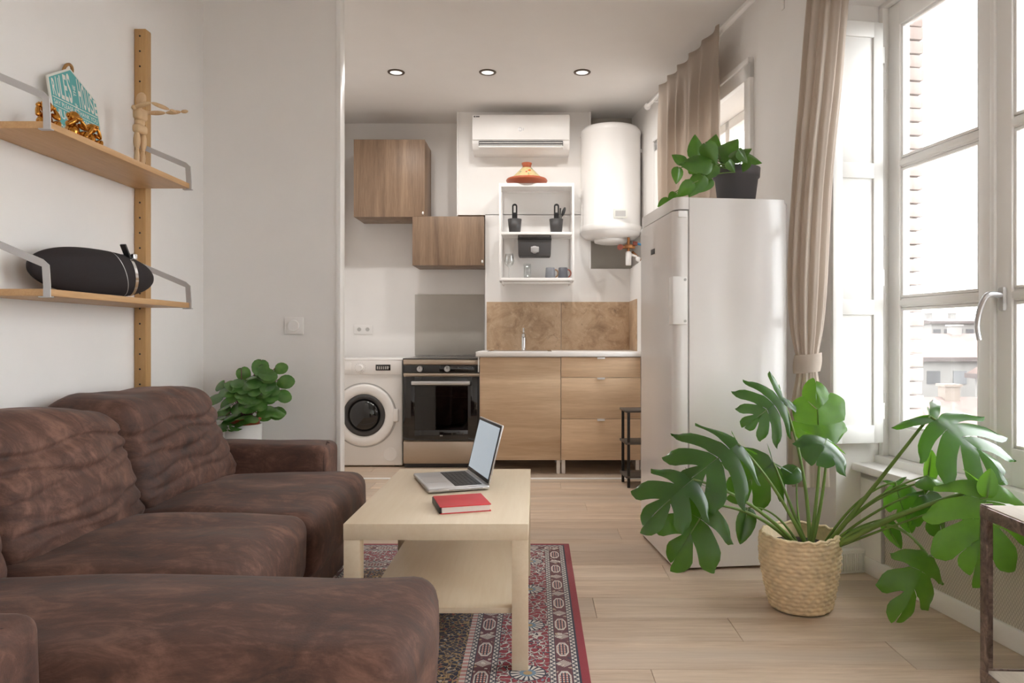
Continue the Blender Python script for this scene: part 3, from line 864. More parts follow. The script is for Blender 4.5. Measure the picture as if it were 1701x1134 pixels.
MB().box(-.012, .012, -.004, .004, 0, .062, .002, M=Matrix.Translation((ax_, -.02, .150)) @ Matrix.Rotation(R(-30), 4, 'Y') @ Matrix.Rotation(R(90), 4, 'Z')).build('dock_arm', M['black'], sp)
MB().box(-.008, .014, -.018, .006, 0, .022, .003, M=Matrix.Translation((ax_+.012, -.02, .150))).build('dock_cradle', M['chrome'], sp)
MB().box(-.09, .09, -.035, .035, 0, .008, .003).build('foot', M['black'], sp)

# dimmer switch
sw = thing('dimmer_switch', 'square white dimmer switch on the plain partition', 'switch', tuple(px(489, 541, PY)))
B('plate', M['plastic'], sw, -.05, .05, -.011, -.001, -.045, .045, .003)
MB().cyl((0, -.020, 0), (0, -.010, 0), .028, .030, 32).build('dial', M['plastic'], sw)

# ------------------------------------------------------------------ kitchen
# washing machine
WY = 5.56
wm = thing('washing_machine', 'white front-loading washing machine beside the oven', 'washing machine', (-1.333, WY, 0))
B('body', M['white'], wm, -.297, .297, .012, .56, .012, .83, .012, 3)
B('top_panel', M['white'], wm, -.298, .298, .006, .56, .826, .842, .004)
B('control_panel', M['plastic'], wm, -.295, .295, .002, .014, .722, .826, .004)
MB().box(-.29, -.10, -.002, .004, .735, .815, .004).build('detergent_drawer', M['plastic'], wm)
MB().cyl((-.03, -.03, .772), (-.03, .004, .772), .022, .026, 24).build('program_knob', M['plastic'], wm)
tk = MB()
for k in range(16):
    a = 2*math.pi*k/16; tk.box(-.03+.040*math.cos(a)-.002, -.03+.040*math.cos(a)+.002, .0005, .003, .772+.040*math.sin(a)-.002, .772+.040*math.sin(a)+.002)
tk.build('dial_marks', M['greyplastic'], wm, kind='stuff')
B('display', M['blackglass'], wm, .09, .205, -.001, .004, .752, .798, .002)
g_ = MB()
for k in range(6): g_.box(.10+k*.016, .109+k*.016, -.0016, -.0009, .762, .785)
g_.build('display_digits', M['greyplastic'], wm)
CY_ = .405
dM = Matrix.Translation((.0, .012, CY_)) @ Matrix.Rotation(R(90), 4, 'X')
MB().lathe([(.158, -.006), (.236, -.006), (.242, .004), (.238, .016), (.225, .022), (.18, .020), (.162, .012), (.158, -.006)], 56, dM).build('porthole_ring', M['plastic'], wm, True)
MB().lathe([(.245, .0), (.252, .002), (.252, .004), (.245, .004)], 56, dM).build('door_gap', M['greyplastic'], wm)
MB().lathe([(.122, .0), (.162, .0), (.166, .012), (.150, .022), (.130, .018), (.122, .0)], 48, dM).build('door_trim', M['dgrey'], wm, True)
MB().lathe([(0, .050), (.05, .047), (.095, .034), (.126, .012), (.126, .006)], 40, dM).build('porthole_glass', M['blackglass'], wm, True)
MB().box(.225, .268, -.010, .004, CY_-.05, CY_+.05, .008, 3).build('door_handle', M['plastic'], wm)
MB().lathe([(.050, -.002), (.052, .0), (.054, -.002)], 32, Matrix.Translation((.20, .011, .10)) @ Matrix.Rotation(R(90), 4, 'X')).cyl((.20, .010, .10), (.20, .013, .10), .050, n=32).build('filter_cap', M['plastic'], wm)
for s in (-1, 1): MB().cyl((s*.24, .08, 0), (s*.24, .08, .016), .02, n=14).build('foot', M['black'], wm)

# oven
OY = 5.53
ov = thing('cooker', 'freestanding steel cooker with black glass oven door', 'cooker', (-.728, OY, 0))
B('body', M['steel'], ov, -.297, .297, .03, .60, .03, .80, .003)
B('plinth', M['dgrey'], ov, -.292, .292, .04, .58, 0.0, .04, .002)
B('drawer', M['steel'], ov, -.295, .295, .0, .032, .045, .205, .004)
B('upper_rail', M['steel'], ov, -.296, .296, -.002, .04, .800, .838, .004)
B('hob', M['hobglass'], ov, -.298, .298, -.004, .60, .838, .848, .003)
B('control_panel', M['blackglass'], ov, -.294, .294, -.004, .03, .735, .795, .003)
B('trim_strip', M['steel'], ov, -.294, .294, -.002, .03, .712, .732, .002)
for x in (-.165, .045):
    k = MB().cyl((x, -.03, .766), (x, -.003, .766), .021, .024, 24).build('knob', M['alu'], ov)
    MB().box(x-.002, x+.002, -.032, -.029, .766, .785).build('pointer', M['dgrey'], k)
kk = MB()
for k in range(9): kk.box(.12+k*.016, .126+k*.016, -.0052, -.0042, .772, .778)
kk.build('button_marks', M['dgrey'], ov)
# the door frame is a black surround with a smoked window in it
d_ = MB()
for (a, b, c, e) in ((-.294, -.205, .215, .706), (.205, .294, .215, .706), (-.206, .206, .215, .295), (-.206, .206, .635, .706)): d_.box(a, b, -.012, .018, c, e, .002)
dr = d_.build('oven_door', M['blackglass'], ov)
B('door_window', M['smoke'], dr, -.207, .207, -.008, -.004, .293, .637)
MB().box(-.225, .225, -.058, -.044, .645, .675, .006).box(-.222, -.195, -.046, -.010, .648, .672, .004).box(.195, .222, -.046, -.010, .648, .672, .004).build('door_handle', M['alu'], dr)
B('oven_cavity', M['dgrey'], ov, -.22, .22, .02, .03, .28, .65)
ra = MB()
for z in (.545,): ra.tube([(-.2, .004, z), (-.09, .004, z), (-.09, .004, z+.012), (.09, .004, z+.012), (.09, .004, z), (.2, .004, z)], .0025, 6)
ra.build('oven_rack', M['steel'], ov)
MB().box(-.010, -.002, -.0132, -.0118, .248, .258).box(.002, .010, -.0132, -.0118, .248, .258).build('logo', M['alu'], ov)

B('splash_panel', M['panelgrey'], None, -1.045, -.447, BY-.008, BY-.001, .855, 1.38, .001)
tag(bpy.data.objects['splash_panel'], 'plain grey splashback panel on the wall above the cooker', 'splashback')

so2 = thing('wall_socket', 'white double wall socket above the washing machine', 'socket', tuple(px(604, 547, BY)))
B('plate', M['plastic'], so2, -.082, .082, -.010, -.001, -.040, .040, .003)
for s in (-1, 1):
    k = MB().lathe([(.020, .002), (.022, .003), (.024, .002)], 24, Matrix.Translation((s*.036, -.009, 0)) @ Matrix.Rotation(R(90), 4, 'X')).build('outlet', M['plastic'], so2)
    MB().cyl((s*.036, -.0108, 0), (s*.036, -.0098, 0), .017, n=24).build('recess', M['greyplastic'], k)

# base units and worktop
KY = 5.27
def handle(parent, xc, z):
    MB().box(xc-.028, xc+.028, -.020, -.001, z-.006, z, .002).box(xc-.028, xc+.028, -.020, -.017, z-.014, z, .002).build('handle', M['plastic'], parent)
def unit(name, label, xa, xb):
    t = thing(name, label, 'kitchen cabinet', ((xa+xb)/2, KY, 0), group='oak kitchen base units'); h_ = (xb-xa)/2
    B('carcass', M['white'], t, -h_+.001, h_-.001, .02, .57, .11, .866, .001)
    for a in (-1, 1):
        for b in (.05, .53): MB().box(a*(h_-.018)-.014, a*(h_-.018)+.014, b-.014, b+.014, .008, .112, .002).cyl((a*(h_-.018), b, 0), (a*(h_-.018), b, .012), .016, n=12).build('leg', M['white'], t)
    return t, h_
u1, h1 = unit('base_cabinet', 'oak base cabinet with one plain door beside the cooker', -.412, .185)
B('door', M['cab_light'], u1, -h1+.001, h1-.0015, .0, .019, .107, .862, .001)
u2, h2 = unit('drawer_cabinet', 'oak base cabinet with three drawers next to the fridge', .186, .772)
for (za_, zb_) in ((.715, .862), (.411, .712), (.107, .408)):
    d = B('drawer_front', M['cab_light'], u2, -h2+.0015, h2-.001, .0, .019, za_, zb_, .001); handle(d, .0, zb_+.002)
wt = thing('worktop', 'white laminate kitchen worktop on the oak base cabinets', 'worktop', (-.44, 5.25, .868))
B('slab', M['worktop'], wt, 0, 1.214, 0, .637, 0, .036, .003)
B('edge_panel', M['worktop'], wt, .014, .022, .02, .03, -.115, 0, .001)
sk = thing('sink', 'stainless steel inset sink in the white worktop', 'sink', (-.12, 5.55, .904))
m = MB()
for (a, b, c, d) in ((-.24, .24, -.2, -.17), (-.24, .24, .17, .2), (-.24, -.21, -.2, .2), (.21, .24, -.2, .2)): m.box(a, b, c, d, 0, .004, .0015)
m.build('rim', M['chrome'], sk); B('drainer', M['steel'], sk, -.21, .21, -.17, .17, .0, .002)
fa = thing('kitchen_tap', 'chrome single-lever tap standing behind the sink', 'tap', (-.098, 5.78, .904))
MB().lathe([(0, 0), (.024, 0), (.024, .006), (.018, .01), (.018, .13), (.016, .135), (0, .135)], 24).build('tap_body', M['chrome'], fa)
MB().tube([(0, 0, .10), (0, -.04, .13), (0, -.10, .135), (0, -.15, .125), (0, -.155, .11)], .011, 12).build('spout', M['chrome'], fa)
MB().box(-.008, .008, -.02, .02, 0, .045, .004, M=Matrix.Translation((0, .0, .135)) @ Matrix.Rotation(R(-10), 4, 'X')).build('lever', M['chrome'], fa)
bs = thing('stone_splashback', 'brown travertine tile splashback above the worktop', 'splashback', (-.40, BY2, .905))
for (a, b) in ((-.003, .606), (.609, 1.166)): B('tile', M['travertine'], bs, a, b, -.012, -.001, 0, .395, .0015)
B('tile', M['travertine'], bs, 1.166, 1.175, -.42, -.013, 0, .398, .0015)

# wall cabinets
def wcab(x0, x1, z0, z1, label):
    t = thing('wall_cabinet', label, 'cabinet', ((x0+x1)/2, 5.83, z0), group='walnut wall cabinets'); h_ = (x1-x0)/2
    B('body', M['cab_dark'], t, -h_, h_, .019, .36, 0, z1-z0, .001)
    B('door', M['cab_dark'], t, -h_, h_, 0, .018, 0, z1-z0, .001)
    MB().sph((h_-.014, -.004, .030), .011, (.7, .8, 1.3), 14).build('knob', M['plastic'], t)
def kx(x): return (x-CX)*5.83/F
def kz(y): return CAMZ-(y-CY)*5.83/F
wcab(kx(587.5), kx(705.5), kz(360), kz(231.5), 'larger square walnut wall cabinet high above the washing machine')
wcab(kx(685), kx(804), kz(440.5), kz(359.2), 'smaller wide walnut wall cabinet above the cooker')

# air conditioner
ac = thing('air_conditioner', 'white split air conditioner on the wall near the ceiling', 'air conditioner', (-.118, BY2, 2.49))
prof = [(-.001, .0), (-.10, .0), (-.16, .018), (-.195, .06), (-.205, .12), (-.205, .26), (-.19, .288), (-.001, .292)]
MB().prism(prof, -.388, .388, 'X', .006).build('casing', M['plastic'], ac)
B('front_panel', M['plastic'], ac, -.384, .384, -.211, -.200, .085, .284, .004)
MB().box(-.335, .335, -.206, -.17, .036, .078, .004).build('vent', M['dgrey'], ac)
for k in range(2): MB().box(-.33, .33, -.214, -.170, .041+k*.018, .0455+k*.018, .001).build('louvre', M['plastic'], ac)
MB().box(-.335, .335, -.215, -.16, .024, .036, .004).build('flap', M['plastic'], ac)
MB().cyl((-.368, -.2122, .268), (-.368, -.2108, .268), .006, n=12).box(-.358, -.328, -.2122, -.2108, .264, .272).build('logo', M['dgrey'], ac)
MB().lathe([(.009, .0), (.013, .0012), (.017, .0)], 20, Matrix.Translation((-.006, -.2108, .168)) @ Matrix.Rotation(R(90), 4, 'X')).box(.016, .022, -.2122, -.2108, .158, .178).build('display', M['alu'], ac)

# water heater
wh = thing('water_heater', 'white cylindrical electric water heater hanging in the corner', 'water heater', (.605, 5.80, 0))
MB().lathe([(0, 1.79), (.10, 1.792), (.20, 1.806), (.236, 1.83), (.244, 1.85), (.244, 1.90), (.241, 1.905), (.241, 2.63), (.245, 2.635), (.244, 2.66), (.225, 2.685), (.15, 2.705), (0, 2.71)], 56).build('tank', M['white'], wh, True)
MB().lathe([(.2455, 1.848), (.249, 1.852), (.249, 1.895), (.2455, 1.90)], 56).build('lower_band', M['white'], wh, True)
MB().lathe([(0, 1.762), (.09, 1.764), (.13, 1.775), (.135, 1.80), (.0, 1.80)], 32).build('cover_cap', M['plastic'], wh, True)
B('label', M['cream'], wh, .0, .105, -.247, -.236, 1.935, 2.005, .001)
B('label_print', M['greyplastic'], wh, .012, .092, -.248, -.2465, 1.947, 1.992)
MB().box(.235, .30, -.02, .02, 2.50, 2.53, .004).box(.285, .30, -.03, .03, 2.47, 2.56, .004).build('wall_bracket', M['white'], wh)
v = MB().cyl((.13, -.12, 1.80), (.13, -.12, 1.69), .011, n=14).cyl((.06, -.12, 1.725), (.18, -.12, 1.725), .014, n=14).box(.10, .16, -.14, -.10, 1.715, 1.745, .005)
v.build('inlet_valve', M['brass'], wh)
MB().cyl((.062, -.15, 1.722), (.062, -.115, 1.722), .022, n=16).build('valve_knob', M['rustyred'], wh)
MB().cyl((.165, -.12, 1.755), (.20, -.12, 1.752), .017, n=14).build('outlet_union', M['rustyred'], wh)
MB().tube([(.195, -.12, 1.752), (.24, -.12, 1.742), (.29, -.13, 1.715), (.31, -.13, 1.68)], .010, 10).build('blue_hose', M['blue'], wh, True)
MB().lathe([(0, 1.58), (.020, 1.58), (.023, 1.586), (.023, 1.68), (.017, 1.69), (0, 1.69)], 20, Matrix.Translation((.13, -.12, 0))).build('siphon', M['plastic'], wh)
MB().tube([(.15, -.12, 1.665), (.19, -.12, 1.65), (.22, -.12, 1.60), (.26, -.12, 1.58)], .010, 10).sph((.205, -.12, 1.63), .02).build('drain_pipe', M['plastic'], wh, True)
MB().tube([(.30, -.12, 1.72), (.25, -.13, 1.66), (.22, -.13, 1.60), (.28, -.13, 1.54)], .004, 8).build('cable', M['plastic'], wh, True)
MB().tube([(.16, -.11, 1.69), (.21, -.11, 1.64), (.28, -.11, 1.575)], .010, 10).build('copper_pipe', M['brass'], wh, True)

# open white shelf unit
su = thing('open_shelf_unit', 'white open wall shelf unit with two tiers above the sink', 'shelf unit', (.006, BY2, 1.455))
SF = -.265
for x in (-.296, .278):
    m = MB()
    m.box(x, x+.018, SF, SF+.018, 0, .766, .002); m.box(x, x+.018, -.020, -.002, 0, .766, .002)
    m.box(x, x+.018, SF+.01, -.01, 0, .018, .002); m.box(x, x+.018, SF+.01, -.01, .748, .766, .002)
    m.build('side_frame', M['plastic'], su)
for (za_, zb_) in ((.738, .766), (.362, .382), (.0, .022)):
    MB().box(-.280, .280, SF+.004, -.004, zb_-.014, zb_, .002).box(-.280, .280, SF, SF+.014, za_, zb_, .002).box(-.280, .280, -.016, -.002, za_, zb_, .002).build('shelf', M['plastic'], su)
MB().box(-.27, .27, SF+.02, SF+.03, -.022, -.010, .002).box(-.274, -.262, SF+.02, -.02, -.024, 0.002, .002).box(.262, .274, SF+.02, -.02, -.024, .002, .002).build('lower_rail', M['plastic'], su)
SY = BY2-.15
Z1, Z2 = 1.455+.022, 1.455+.382
ZT = 1.455+.766
def sxp(x): return (x-CX)*(SY)/F

# tagine
tg = thing('tagine', 'terracotta tagine with painted lid on top of the white shelf unit', 'tagine', (sxp(875), SY, ZT))
MB().lathe([(0, 0), (.135, 0), (.160, .030), (.166, .040), (.160, .052), (.13, .056), (0, .056)], 48).build('dish', M['terracotta'], tg, True)
MB().lathe([(.132, .056), (.115, .070), (.085, .098), (.055, .128), (.040, .145), (0, .145)], 48).build('lid', M['tagine'], tg, True)
MB().lathe([(0, .143), (.036, .143), (.034, .160), (.042, .178), (.040, .184), (.0, .180)], 32).build('lid_knob', M['terracotta'], tg, True)

def utensil_pot(x, label, extra):
    t = thing('utensil_holder', label, 'utensil holder', (x, SY, Z2), group='black utensil holders')
    MB().lathe([(0, 0), (.044, 0), (.056, .118), (.053, .118), (.042, .006), (0, .006)], 32).build('cup', M['dgrey'], t, True)
    return t
def paddle(x, label):
    t = thing('spatula', label, 'utensil', (x, SY, Z2+.006), group='black slotted spatulas')
    m = MB(); pts = []
    for k in range(13): a = math.pi*k/12; pts.append((.021*math.cos(a), .215+.021*math.sin(a)))
    poly_out = [(.021, .01)]+pts+[(-.021, .01)]
    m.prism([(-.021, 0), (.021, 0), (.021, .165), (-.021, .165)], -.006, .006, 'Y')
    m.prism([(-.021, .165), (-.009, .165), (-.009, .215), (-.021, .215)], -.006, .006, 'Y'); m.prism([(.009, .165), (.021, .165), (.021, .215), (.009, .215)], -.006, .006, 'Y')
    ring = [(.021*math.cos(math.pi*k/12), .215+.021*math.sin(math.pi*k/12)) for k in range(13)]
    inn = [(.009*math.cos(math.pi*k/12), .215+.007*math.sin(math.pi*k/12)) for k in range(13)]
    m.prism(ring+inn[::-1], -.006, .006, 'Y')
    m.build('blade', M['black'], t); return t
xa_, xb_ = sxp(855), sxp(924)
utensil_pot(xa_, 'black utensil cup holding a single spatula', 0); utensil_pot(xb_, 'black utensil cup holding several utensils', 1)
paddle(xa_, 'black slotted spatula standing alone in its cup'); paddle(xb_+.002, 'black slotted spatula beside a spoon in the fuller cup')
t = thing('kitchen_tongs', 'thin black handled utensil between the spatula and spoon', 'utensil', (xb_+.030, SY+.008, Z2+.008))
MB().tube([(-.012, .0, .0), (.0, 0, .12), (.004, 0, .20)], [.003, .004, .007], 8).build('handle', M['black'], t, True)
t = thing('serving_spoon', 'black serving spoon leaning right in the fuller cup', 'utensil', (xb_+.026, SY-.012, Z2+.008))
MB().tube([(-.008, 0, 0), (.010, 0, .10), (.02, 0, .15)], [.003, .004, .004], 8).build('handle', M['black'], t, True)
MB().ell((.018, .0, .13), (.045, 0, .205), .014).build('bowl', M['black'], t, True)

# dispenser box below the middle shelf
bx = thing('hanging_box', 'grey smoked plastic box hanging under the middle shelf', 'box', (sxp(888), SY-.02, 1.455+.362))
MB().prism([(-.128, -.158), (-.120, -.168), (.120, -.168), (.128, -.158), (.132, -.012), (-.132, -.012)], -.06, .06, 'Y', .004).build('body', M['dgrey'], bx)
B('lid', M['black'], bx, -.134, .134, -.066, .066, -.036, -.026, .003)
MB().box(-.130, -.122, -.05, .05, -.03, 0, .001).box(.122, .130, -.05, .05, -.03, 0, .001).build('hanger', M['black'], bx)
MB().cyl((.0, -.066, -.115), (.0, -.058, -.115), .030, n=24).box(-.03, .035, -.072, -.058, -.138, -.092, .006).build('latch', M['alu'], bx)

g1 = thing('wine_glass', 'stemmed wine glass on the bottom shelf of the white unit', 'glass', (sxp(846), SY-.03, Z1))
MB().lathe([(0, .001), (.034, .001), (.034, .003), (.006, .008), (.004, .015), (.004, .085), (.012, .095), (.034, .115), (.040, .140), (.036, .175), (.032, .20), (.0305, .20), (.0345, .175), (.038, .14), (.032, .117), (.01, .098), (0, .096)], 32).build('bowl_and_stem', M['clear'], g1, True)
g2 = thing('tumbler', 'straight clear tumbler beside the wine glass', 'glass', (sxp(876), SY-.03, Z1))
MB().lathe([(0, 0), (.028, 0), (.030, .118), (.0285, .118), (.0265, .008), (0, .008)], 28).build('glass_body', M['clear'], g2, True)
def mug(x, mat, hm, label):
    t = thing('mug', label, 'mug', (x, SY-.03, Z1), group='grey mugs')
    MB().lathe([(0, 0), (.040, 0), (.042, .004), (.036, .085), (.033, .088), (.0325, .084), (.037, .008), (0, .008)], 32).build('cup', mat, t, True)
    MB().tube([Vector((.036+.026*math.sin(a), 0, .042-.030*math.cos(a))) for a in [math.pi*k/12 for k in range(13)]], .0055, 8).build('handle', hm, t, True)
mug(sxp(914), M['mug'], M['tan'], 'pale grey mug with tan handle beside the tumbler'); mug(sxp(935), M['mug2'], M['rustyred'], 'dark grey mug with reddish handle at the shelf end')

# ceiling spots
for xx, lab in ((658, 'recessed ceiling spotlight closest to the white partition'), (810, 'middle of the three recessed ceiling spotlights'), (967, 'recessed ceiling spotlight closest to the curtained window')):
    t = thing('ceiling_spotlight', lab, 'ceiling light', ((xx-CX)*5.0/F, 5.0, CEIL), group='recessed kitchen spotlights')
    MB().lathe([(.042, -.004), (.045, -.008), (.058, -.005), (.060, -.001), (.042, -.001)], 32).build('rim', M['lamprim'], t, True)
    MB().lathe([(0, -.003), (.042, -.003), (.042, -.001), (0, -.001)], 28).build('lens', M['lens'], t)
    ld = bpy.data.lights.new('spot_bulb', 'AREA'); ld.shape = 'DISK'; ld.size = .08; ld.energy = 2.1; ld.color = (1, .97, .93); ld.spread = R(170)
    lo_ = bpy.data.objects.new('spot_bulb', ld); col.objects.link(lo_); lo_.parent = t; lo_.location = (0, 0, -.012)

# small black rack beyond the fridge
rk = thing('shelf_rack', 'low black metal rack with dark shelves beside the fridge', 'rack', (.615, 4.80, 0), R(4))
for (a, b) in ((0, 0), (.32, 0), (0, .20), (.32, .20)): B('post', M['black'], rk, a, a+.018, b, b+.018, 0, .515, .002)
for z in (.065, .29, .505): B('board', M['darkwood'], rk, -.012, .345, -.005, .222, z, z+.014, .002)

# ------------------------------------------------------------------ fridge
FR = math.atan(.1134)
fg = thing('fridge', 'tall white single-door fridge with a grey flowerpot on top', 'fridge', (.602, 3.09, 0), FR)
DP, FW = .515, .585
def rounded(x0, x1, y0, y1, r, n=8):
    p = [(x1, y0), (x1, y1)]
    p += [(x0+r-r*math.sin(math.pi/2*k/n), y1-r+r*math.cos(math.pi/2*k/n)) for k in range(n+1)]
    p += [(x0+r-r*math.cos(math.pi/2*k/n), y0+r-r*math.sin(math.pi/2*k/n)) for k in range(n+1)]
    return p
MB().box(.062, DP-.02, .0, FW, .012, 1.615, .004, 2).box(DP-.03, DP, .012, FW-.012, .03, 1.605, .014, 3).build('cabinet', M['fridge'], fg)
MB().prism(rounded(.0, .060, .0, FW, .038), 1.563, 1.616).build('top_cap', M['fridge'], fg)
MB().prism(rounded(.0, .060, .0, FW, .038), .012, .092).build('plinth', M['fridge'], fg)
dr = MB().prism(rounded(-.006, .056, .001, FW-.001, .038), .098, 1.556).build('door', M['fridge'], fg)
MB().box(-.010, .050, -.010, .004, 1.065, 1.272, .004).box(-.014, -.004, -.008, .05, 1.065, 1.272, .004).build('handle_plate', M['plastic'], dr)
for z in (1.08, 1.258): MB().cyl((.04, -.0125, z), (.04, -.009, z), .006, n=12).build('screw', M['greyplastic'], dr)
B('badge', M['dgrey'], dr, -.0085, -.005, .30, .36, 1.405, 1.43, .001)
B('hinge_cover', M['plastic'], dr, .012, .05, -.006, .004, 1.528, 1.556, .002)
for (a, b) in ((.08, .06), (.45, .06), (.08, .52), (.45, .52)): MB().cyl((a, b, 0), (a, b, .014), .016, n=12).build('foot', M['black'], fg)

# ------------------------------------------------------------------ curtains and rod
ROD_O, ROD_Z = -.08, 2.745
rd = thing('curtain_rod', 'white curtain rod along the window wall below the ceiling', 'curtain rod', matrix=WM.copy())
MB().cyl((-2.36, ROD_O, ROD_Z), (1.6, ROD_O, ROD_Z), .012, n=16).build('pole', M['plastic'], rd)
MB().sph((-2.37, ROD_O, ROD_Z), .025).build('finial', M['plastic'], rd, True)
for x in (-2.2, -.48, 1.4): MB().box(x-.008, x+.008, ROD_O-.004, -.001, ROD_Z-.022, ROD_Z-.010, .002).box(x-.012, x+.012, -.008, -.001, ROD_Z-.12, ROD_Z+.02, .002).build('bracket', M['plastic'], rd)

c1 = thing('window_curtain', 'pleated beige curtain hanging over the kitchen window', 'curtain', matrix=WM.copy())
m = MB(); rows = []
NZ, NX = 40, 150
for i in range(NZ+1):
    t = i/NZ; z = ROD_Z+.035-(ROD_Z+.035-1.05)*t
    r_ = []
    for j in range(NX+1):
        s = j/NX
        x = -2.02+1.04*s
        gather = 1-.10*t
        x = -.98-(1-s)*1.04*(gather)
        ph = s*2*math.pi*5.5
        top = math.exp(-((t-.0)/.12)**2)
        a = .030*(1-.55*top)+.012*t
        y_ = ROD_O-.030-a*(math.sin(ph+.7*math.sin(t*3+s*5)))-.010*math.sin(ph*2.3+1.3+t*2)*(1-top)
        x += .015*math.cos(ph)*(1-top)
        r_.append(Vector((x, y_, z-(.018*top*abs(math.sin(ph/2))))))
    rows.append(r_)
o = m.grid(rows).build('cloth', M['curtain'], c1, True)
md = o.modifiers.new('thickness', 'SOLIDIFY'); md.thickness = .002

c2 = thing('tied_curtain', 'long beige curtain gathered and tied back beside the tall window', 'curtain', (1.16, 2.96, .36))
prof2 = [(-60, 1350, 1412), (0, 1345, 1408), (80, 1338, 1402), (160, 1332, 1395), (240, 1325, 1386), (320, 1319, 1379), (400, 1314, 1375), (480, 1312, 1371), (540, 1315, 1366), (580, 1321, 1360), (600, 1325, 1357), (625, 1324, 1359), (660, 1319, 1365), (720, 1314, 1372), (770, 1313, 1374), (806, 1313, 1375)]
YC = 2.93
m = MB(); rows = []
NP = 120; NZ = 90
for i in range(NZ+1):
    t = i/NZ; yy, xl, xr = crom(prof2, t)
    a = px(xl, yy, YC); b = px(xr, yy, YC)
    cx_ = (a.x+b.x)/2; hw = (b.x-a.x)/2
    pinch = math.exp(-((yy-602)/40)**2)
    r_ = []
    for j in range(NP):
        th = 2*math.pi*j/NP
        k = 1+(.16-.06*pinch)*math.sin(th*9+.8*math.sin(t*4)+t*1.2)+.07*math.sin(th*17+2+t*2)
        r_.append(Vector((cx_+hw*.92*k*math.cos(th)-1.16, YC+min(.055, hw*.62)*k*math.sin(th)+.0-2.96, a.z-.36)))
    rows.append(r_)
cl_ = m.grid(rows, True).build('cloth', M['curtain'], c2, True)
rows = []
for i in range(9):
    zz = .905+(-.5+i/8)*.075; f_ = .052+.004*math.sin(i/8*math.pi)
    rows.append([Vector(((1341-CX)*YC/F+f_*1.02*math.cos(2*math.pi*j/40)-1.16+.006*(i/8-.5), YC-2.96+.045*math.sin(2*math.pi*j/40), zz-.36+.006*math.cos(2*math.pi*j/40))) for j in range(40)])
MB().grid(rows, True).build('tieback', M['curtain'], c2, True)

# ------------------------------------------------------------------ plants
def basis(P, T, nrm):
    y = (T-P).normalized(); z = (nrm-y*nrm.dot(y)).normalized(); x = y.cross(z)
    return Matrix(((x.x, y.x, z.x, P.x), (x.y, y.y, z.y, P.y), (x.z, y.z, z.z, P.z), (0, 0, 0, 1)))
OUT = [(.03, .0), (.20, -.20), (.42, -.16), (.54, .10), (.50, .40), (.34, .70), (.14, .92), (.0, 1.0)]
def monstera(L, Wd, n=5, s0=.45, gap=.42, droop=.25, fold=.25, curl=.2, seed=1):
    """split leaf: lobes fan from the midrib, joined near it and parted by gaps towards the margin"""
    r = random.Random(seed); m = MB(); NS, NW = 9, 4
    for side in (-1, 1):
        ts = [k/n for k in range(n+1)]
        for j in range(n):
            ta, tb = ts[j], ts[j+1]; tc = (ta+tb)/2
            def mid(t): return Vector((0, L*.80*max(0, (t-.22)/.78)**1.1))
            def mar(t, e=1): x, y = crom(OUT, t); return Vector((x*Wd*e, y*L*e if y > 0 else y*L))
            e = .90+.16*r.random(); gl = gap*(.75+.5*r.random()); ph = r.random()*6
            lo_open, hi_open = j > 0, j < n-1
            grid = []
            for i in range(NS+1):
                s = i/NS; row = []
                ca = mid(ta).lerp(mar(ta, e), s); cb = mid(tb).lerp(mar(tb, e), s)
                g = 0 if s < s0 else gl*((s-s0)/(1-s0))**.45
                tip = 0 if s < .75 else ((s-.75)/.25)**2*.25
                a0 = (g*.5+tip) if lo_open else tip*.3; b0 = (g*.5+tip) if hi_open else tip*.3
                for k in range(NW+1):
                    w_ = a0+(1-a0-b0)*k/NW
                    p = ca.lerp(cb, w_)
                    if s == 1: p = p+(mar(tc, e)-mid(tc))*.06*math.sin(math.pi*k/NW)
                    sw_ = s*s*(.22*Wd)*(1 if tc > .3 else -.2)      # lobes sweep towards the tip
                    p = Vector((p.x, p.y+sw_*math.sin(math.pi*min(1, tc))))
                    yn = p.y/L
                    z = -droop*L*yn*abs(yn)*.8-curl*L*s**2*.5*(.7+.5*r.random()*0)-fold*abs(p.x)*(.3+.7*s)*.5
                    z += .02*L*math.sin(k/NW*math.pi)*s+.015*L*math.sin(ph+s*4)
                    row.append(Vector((side*p.x, p.y, z)))
                grid.append(row)
            m.grid(grid)
    bmesh.ops.remove_doubles(m.b, verts=m.b.verts, dist=.0008)
    return m
def simple_leaf(L, Wd, fold=.2, droop=.2, outline=None, ns=8, nw=5):
    m = MB()
    OUTL = outline or [(.0, 0), (.30, .02), (.47, .22), (.48, .45), (.34, .72), (.12, .93), (.0, 1.0)]
    for side in (-1, 1):
        g = []
        for i in range(ns+1):
            t = i/ns; x, y = crom(OUTL, t); x = max(0, x)
            g.append([Vector((side*x*Wd*k/nw, (y if k else max(0, y))*L if k else max(0., y)*L, -droop*L*y*abs(y)-fold*abs(x*Wd)*(k/nw)**1.4)) for k in range(nw+1)])
        m.grid(g)
    bmesh.ops.remove_doubles(m.b, verts=m.b.verts, dist=.0003)
    return m

